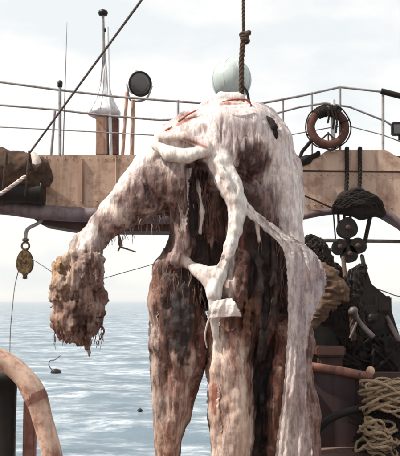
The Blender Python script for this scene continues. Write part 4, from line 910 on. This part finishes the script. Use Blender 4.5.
V, Q = lump(chain([(366, 440, 4, 10), (372, 424, 4, 10), (388, 420, 4, 12), (408, 424, 4, 14), (430, 440, 4, 14)]) + chain([(364, 450, 0, 9), (384, 446, 0, 14), (410, 446, 0, 14)]), (346, 398, -26), (456, 456, 30), 1.1, [((8, 8, 8), 2.0)], 41, (), 6, [((5, 3, 5), 1.6), ((2.4, 2.4, 2.4), 1.0)])
quad_mesh('net', PV(V[:, 0], V[:, 1], 8.74 + V[:, 2] / 92), Q, M['darkrope'], t)
b = MB()
for i in range(60):
    u = random.uniform(364, 402); v = random.uniform(414, 448); q = [P(u + 5 * k * math.cos(i) , v + 3 * math.sin(i * 2 + k), 8.62 + .03 * math.sin(k * 2 + i)) for k in range(5)]
    b.tube(spline(q, 3), 0.007, 5)
o = b.build('net_strands', M['netcord'], t); o['kind'] = 'stuff'

# ------------------------------------------------------------------ left foreground: bent pipe and posts
FY = 6.0
t = thing('bent_pipe_davit', (P(70, 400, FY).x, FY, DECK), 'bent pinkish tan pipe davit with rust blotches rising from the deck', 'davit')
dv = spline([Vector((P(68, 400, FY).x, FY, DECK)), P(51, 450, FY), P(43, 421, FY), P(37, 400, FY), P(26, 380, FY), P(13, 367, FY), P(0, 359, FY), P(-22, 350, FY), P(-50, 348, FY), P(-72, 360, FY), P(-84, 390, FY), P(-88, 440, FY)] + [Vector((P(-88, 440, FY).x, FY, DECK))], 6)
MB().tube(dv, [0.074 + 0.012 * math.exp(-((i - 20) / 4) ** 2) for i in range(len(dv))], 20).build('pipe', M['davit'], t)
MB().tube([P(37.5, 401, FY), P(34, 393, FY)], 0.086, 20).build('collar', M['redbrown'], t)
for k in (0, -1): MB().lathe([(0.16, 0), (0.16, .02), (0.1, .03)], dv[k], n=18).build('foot_flange', M['davit'], t)
t = thing('black_bollard', (P(3, 400, 6.5).x, 6.5, DECK), 'stout black mooring bollard standing behind the bent pipe', 'bollard')
xb0 = P(2, 400, 6.5).x
hz = P(0, 372, 6.5).z - DECK
MB().lathe([(0.17, 0), (0.17, .03), (0.115, .05), (0.115, hz - .18), (0.118, hz - .1), (0.15, hz - .07), (0.155, hz - .02), (0.12, hz)], (xb0, 6.5, DECK), n=26).build('post', M['black'], t)
MB().tube([(xb0 - .2, 6.5, DECK + hz - .32), (xb0 + .01, 6.5, DECK + hz - .32)], 0.035, 12).build('norman_pin', M['black'], t)
t = thing('brown_stanchion', (P(30, 400, 6.5).x, 6.5, DECK), 'rusty brown stanchion set against the bent pipe from behind', 'stanchion')
xs = P(30.5, 400, 6.5).x; zs = P(30, 384, 6.5).z
MB().box((xs, 6.5, (DECK + zs) / 2), (0.095, 0.10, zs - DECK), None, 0.012).build('post', M['redbrown'], t)
MB().box((xs, 6.5, DECK + 0.01), (0.22, 0.22, 0.02), None, 0.004).build('base_plate', M['redbrown'], t)
MB().tube([(xs, 6.5, zs - .06), P(33, 386, FY + .05)], 0.03, 10).build('brace', M['redbrown'], t)

# ------------------------------------------------------------------ floats on the water
def sea_at(u, v):
    d = P(u, v, 1.0) - Vector((0, 0, EYE)); k = -EYE / d.z; return Vector((0, 0, EYE)) + d * k
p = sea_at(56, 373)
t = thing('marker_float', p, 'dark marker float with thin bent stick afloat below the carcass head', 'float')
s = p.y / 800
MB().lathe([(0.5 * s, -3 * s), (4 * s, -2 * s), (5.5 * s, 0), (4.5 * s, 2.5 * s), (2 * s, 3.6 * s), (.4 * s, 4 * s)], p + Vector((0, 0, .02)), n=20).build('float', M['black'], t)
MB().tube(spline([p + Vector((-3, 0, 2)) * s, p + Vector((-7, 0, 7)) * s, p + Vector((-6, 0, 12)) * s, p + Vector((-1, 0, 13)) * s, p + Vector((4, 0, 17)) * s], 4), 0.55 * s, 6).build('stick', M['wire'], t)
p = sea_at(140, 411); s = p.y / 800
t = thing('small_float', p, 'small dark float on the sea beside the left hanging limb', 'float')
MB().lathe([(0.5 * s, -1.5 * s), (2.2 * s, -1 * s), (2.8 * s, 0), (2 * s, 1.3 * s), (.3 * s, 2 * s)], p + Vector((0, 0, .02)), n=14).build('float', M['black'], t)
MB().torus(p + Vector((0, 0, 2.2 * s)), (0, 1, 0), 0.7 * s, 0.2 * s, 12, 5).build('eye', M['black'], t)

# ------------------------------------------------------------------ sea haze
b = MB(); b.box((0, 14900, 7.5), (80000, 30600, 19))
o = b.build('haze', None); hm = bpy.data.materials.new('haze'); hm.use_nodes = True; ht = hm.node_tree; ht.nodes.clear()
pv = ht.nodes.new('ShaderNodeVolumePrincipled'); pv.inputs['Color'].default_value = (0.93, 0.95, 0.97, 1); pv.inputs['Density'].default_value = 0.0003; pv.inputs['Anisotropy'].default_value = 0.2
ho = ht.nodes.new('ShaderNodeOutputMaterial'); ht.links.new(pv.outputs[0], ho.inputs['Volume']); o.data.materials.append(hm); o['kind'] = 'stuff'
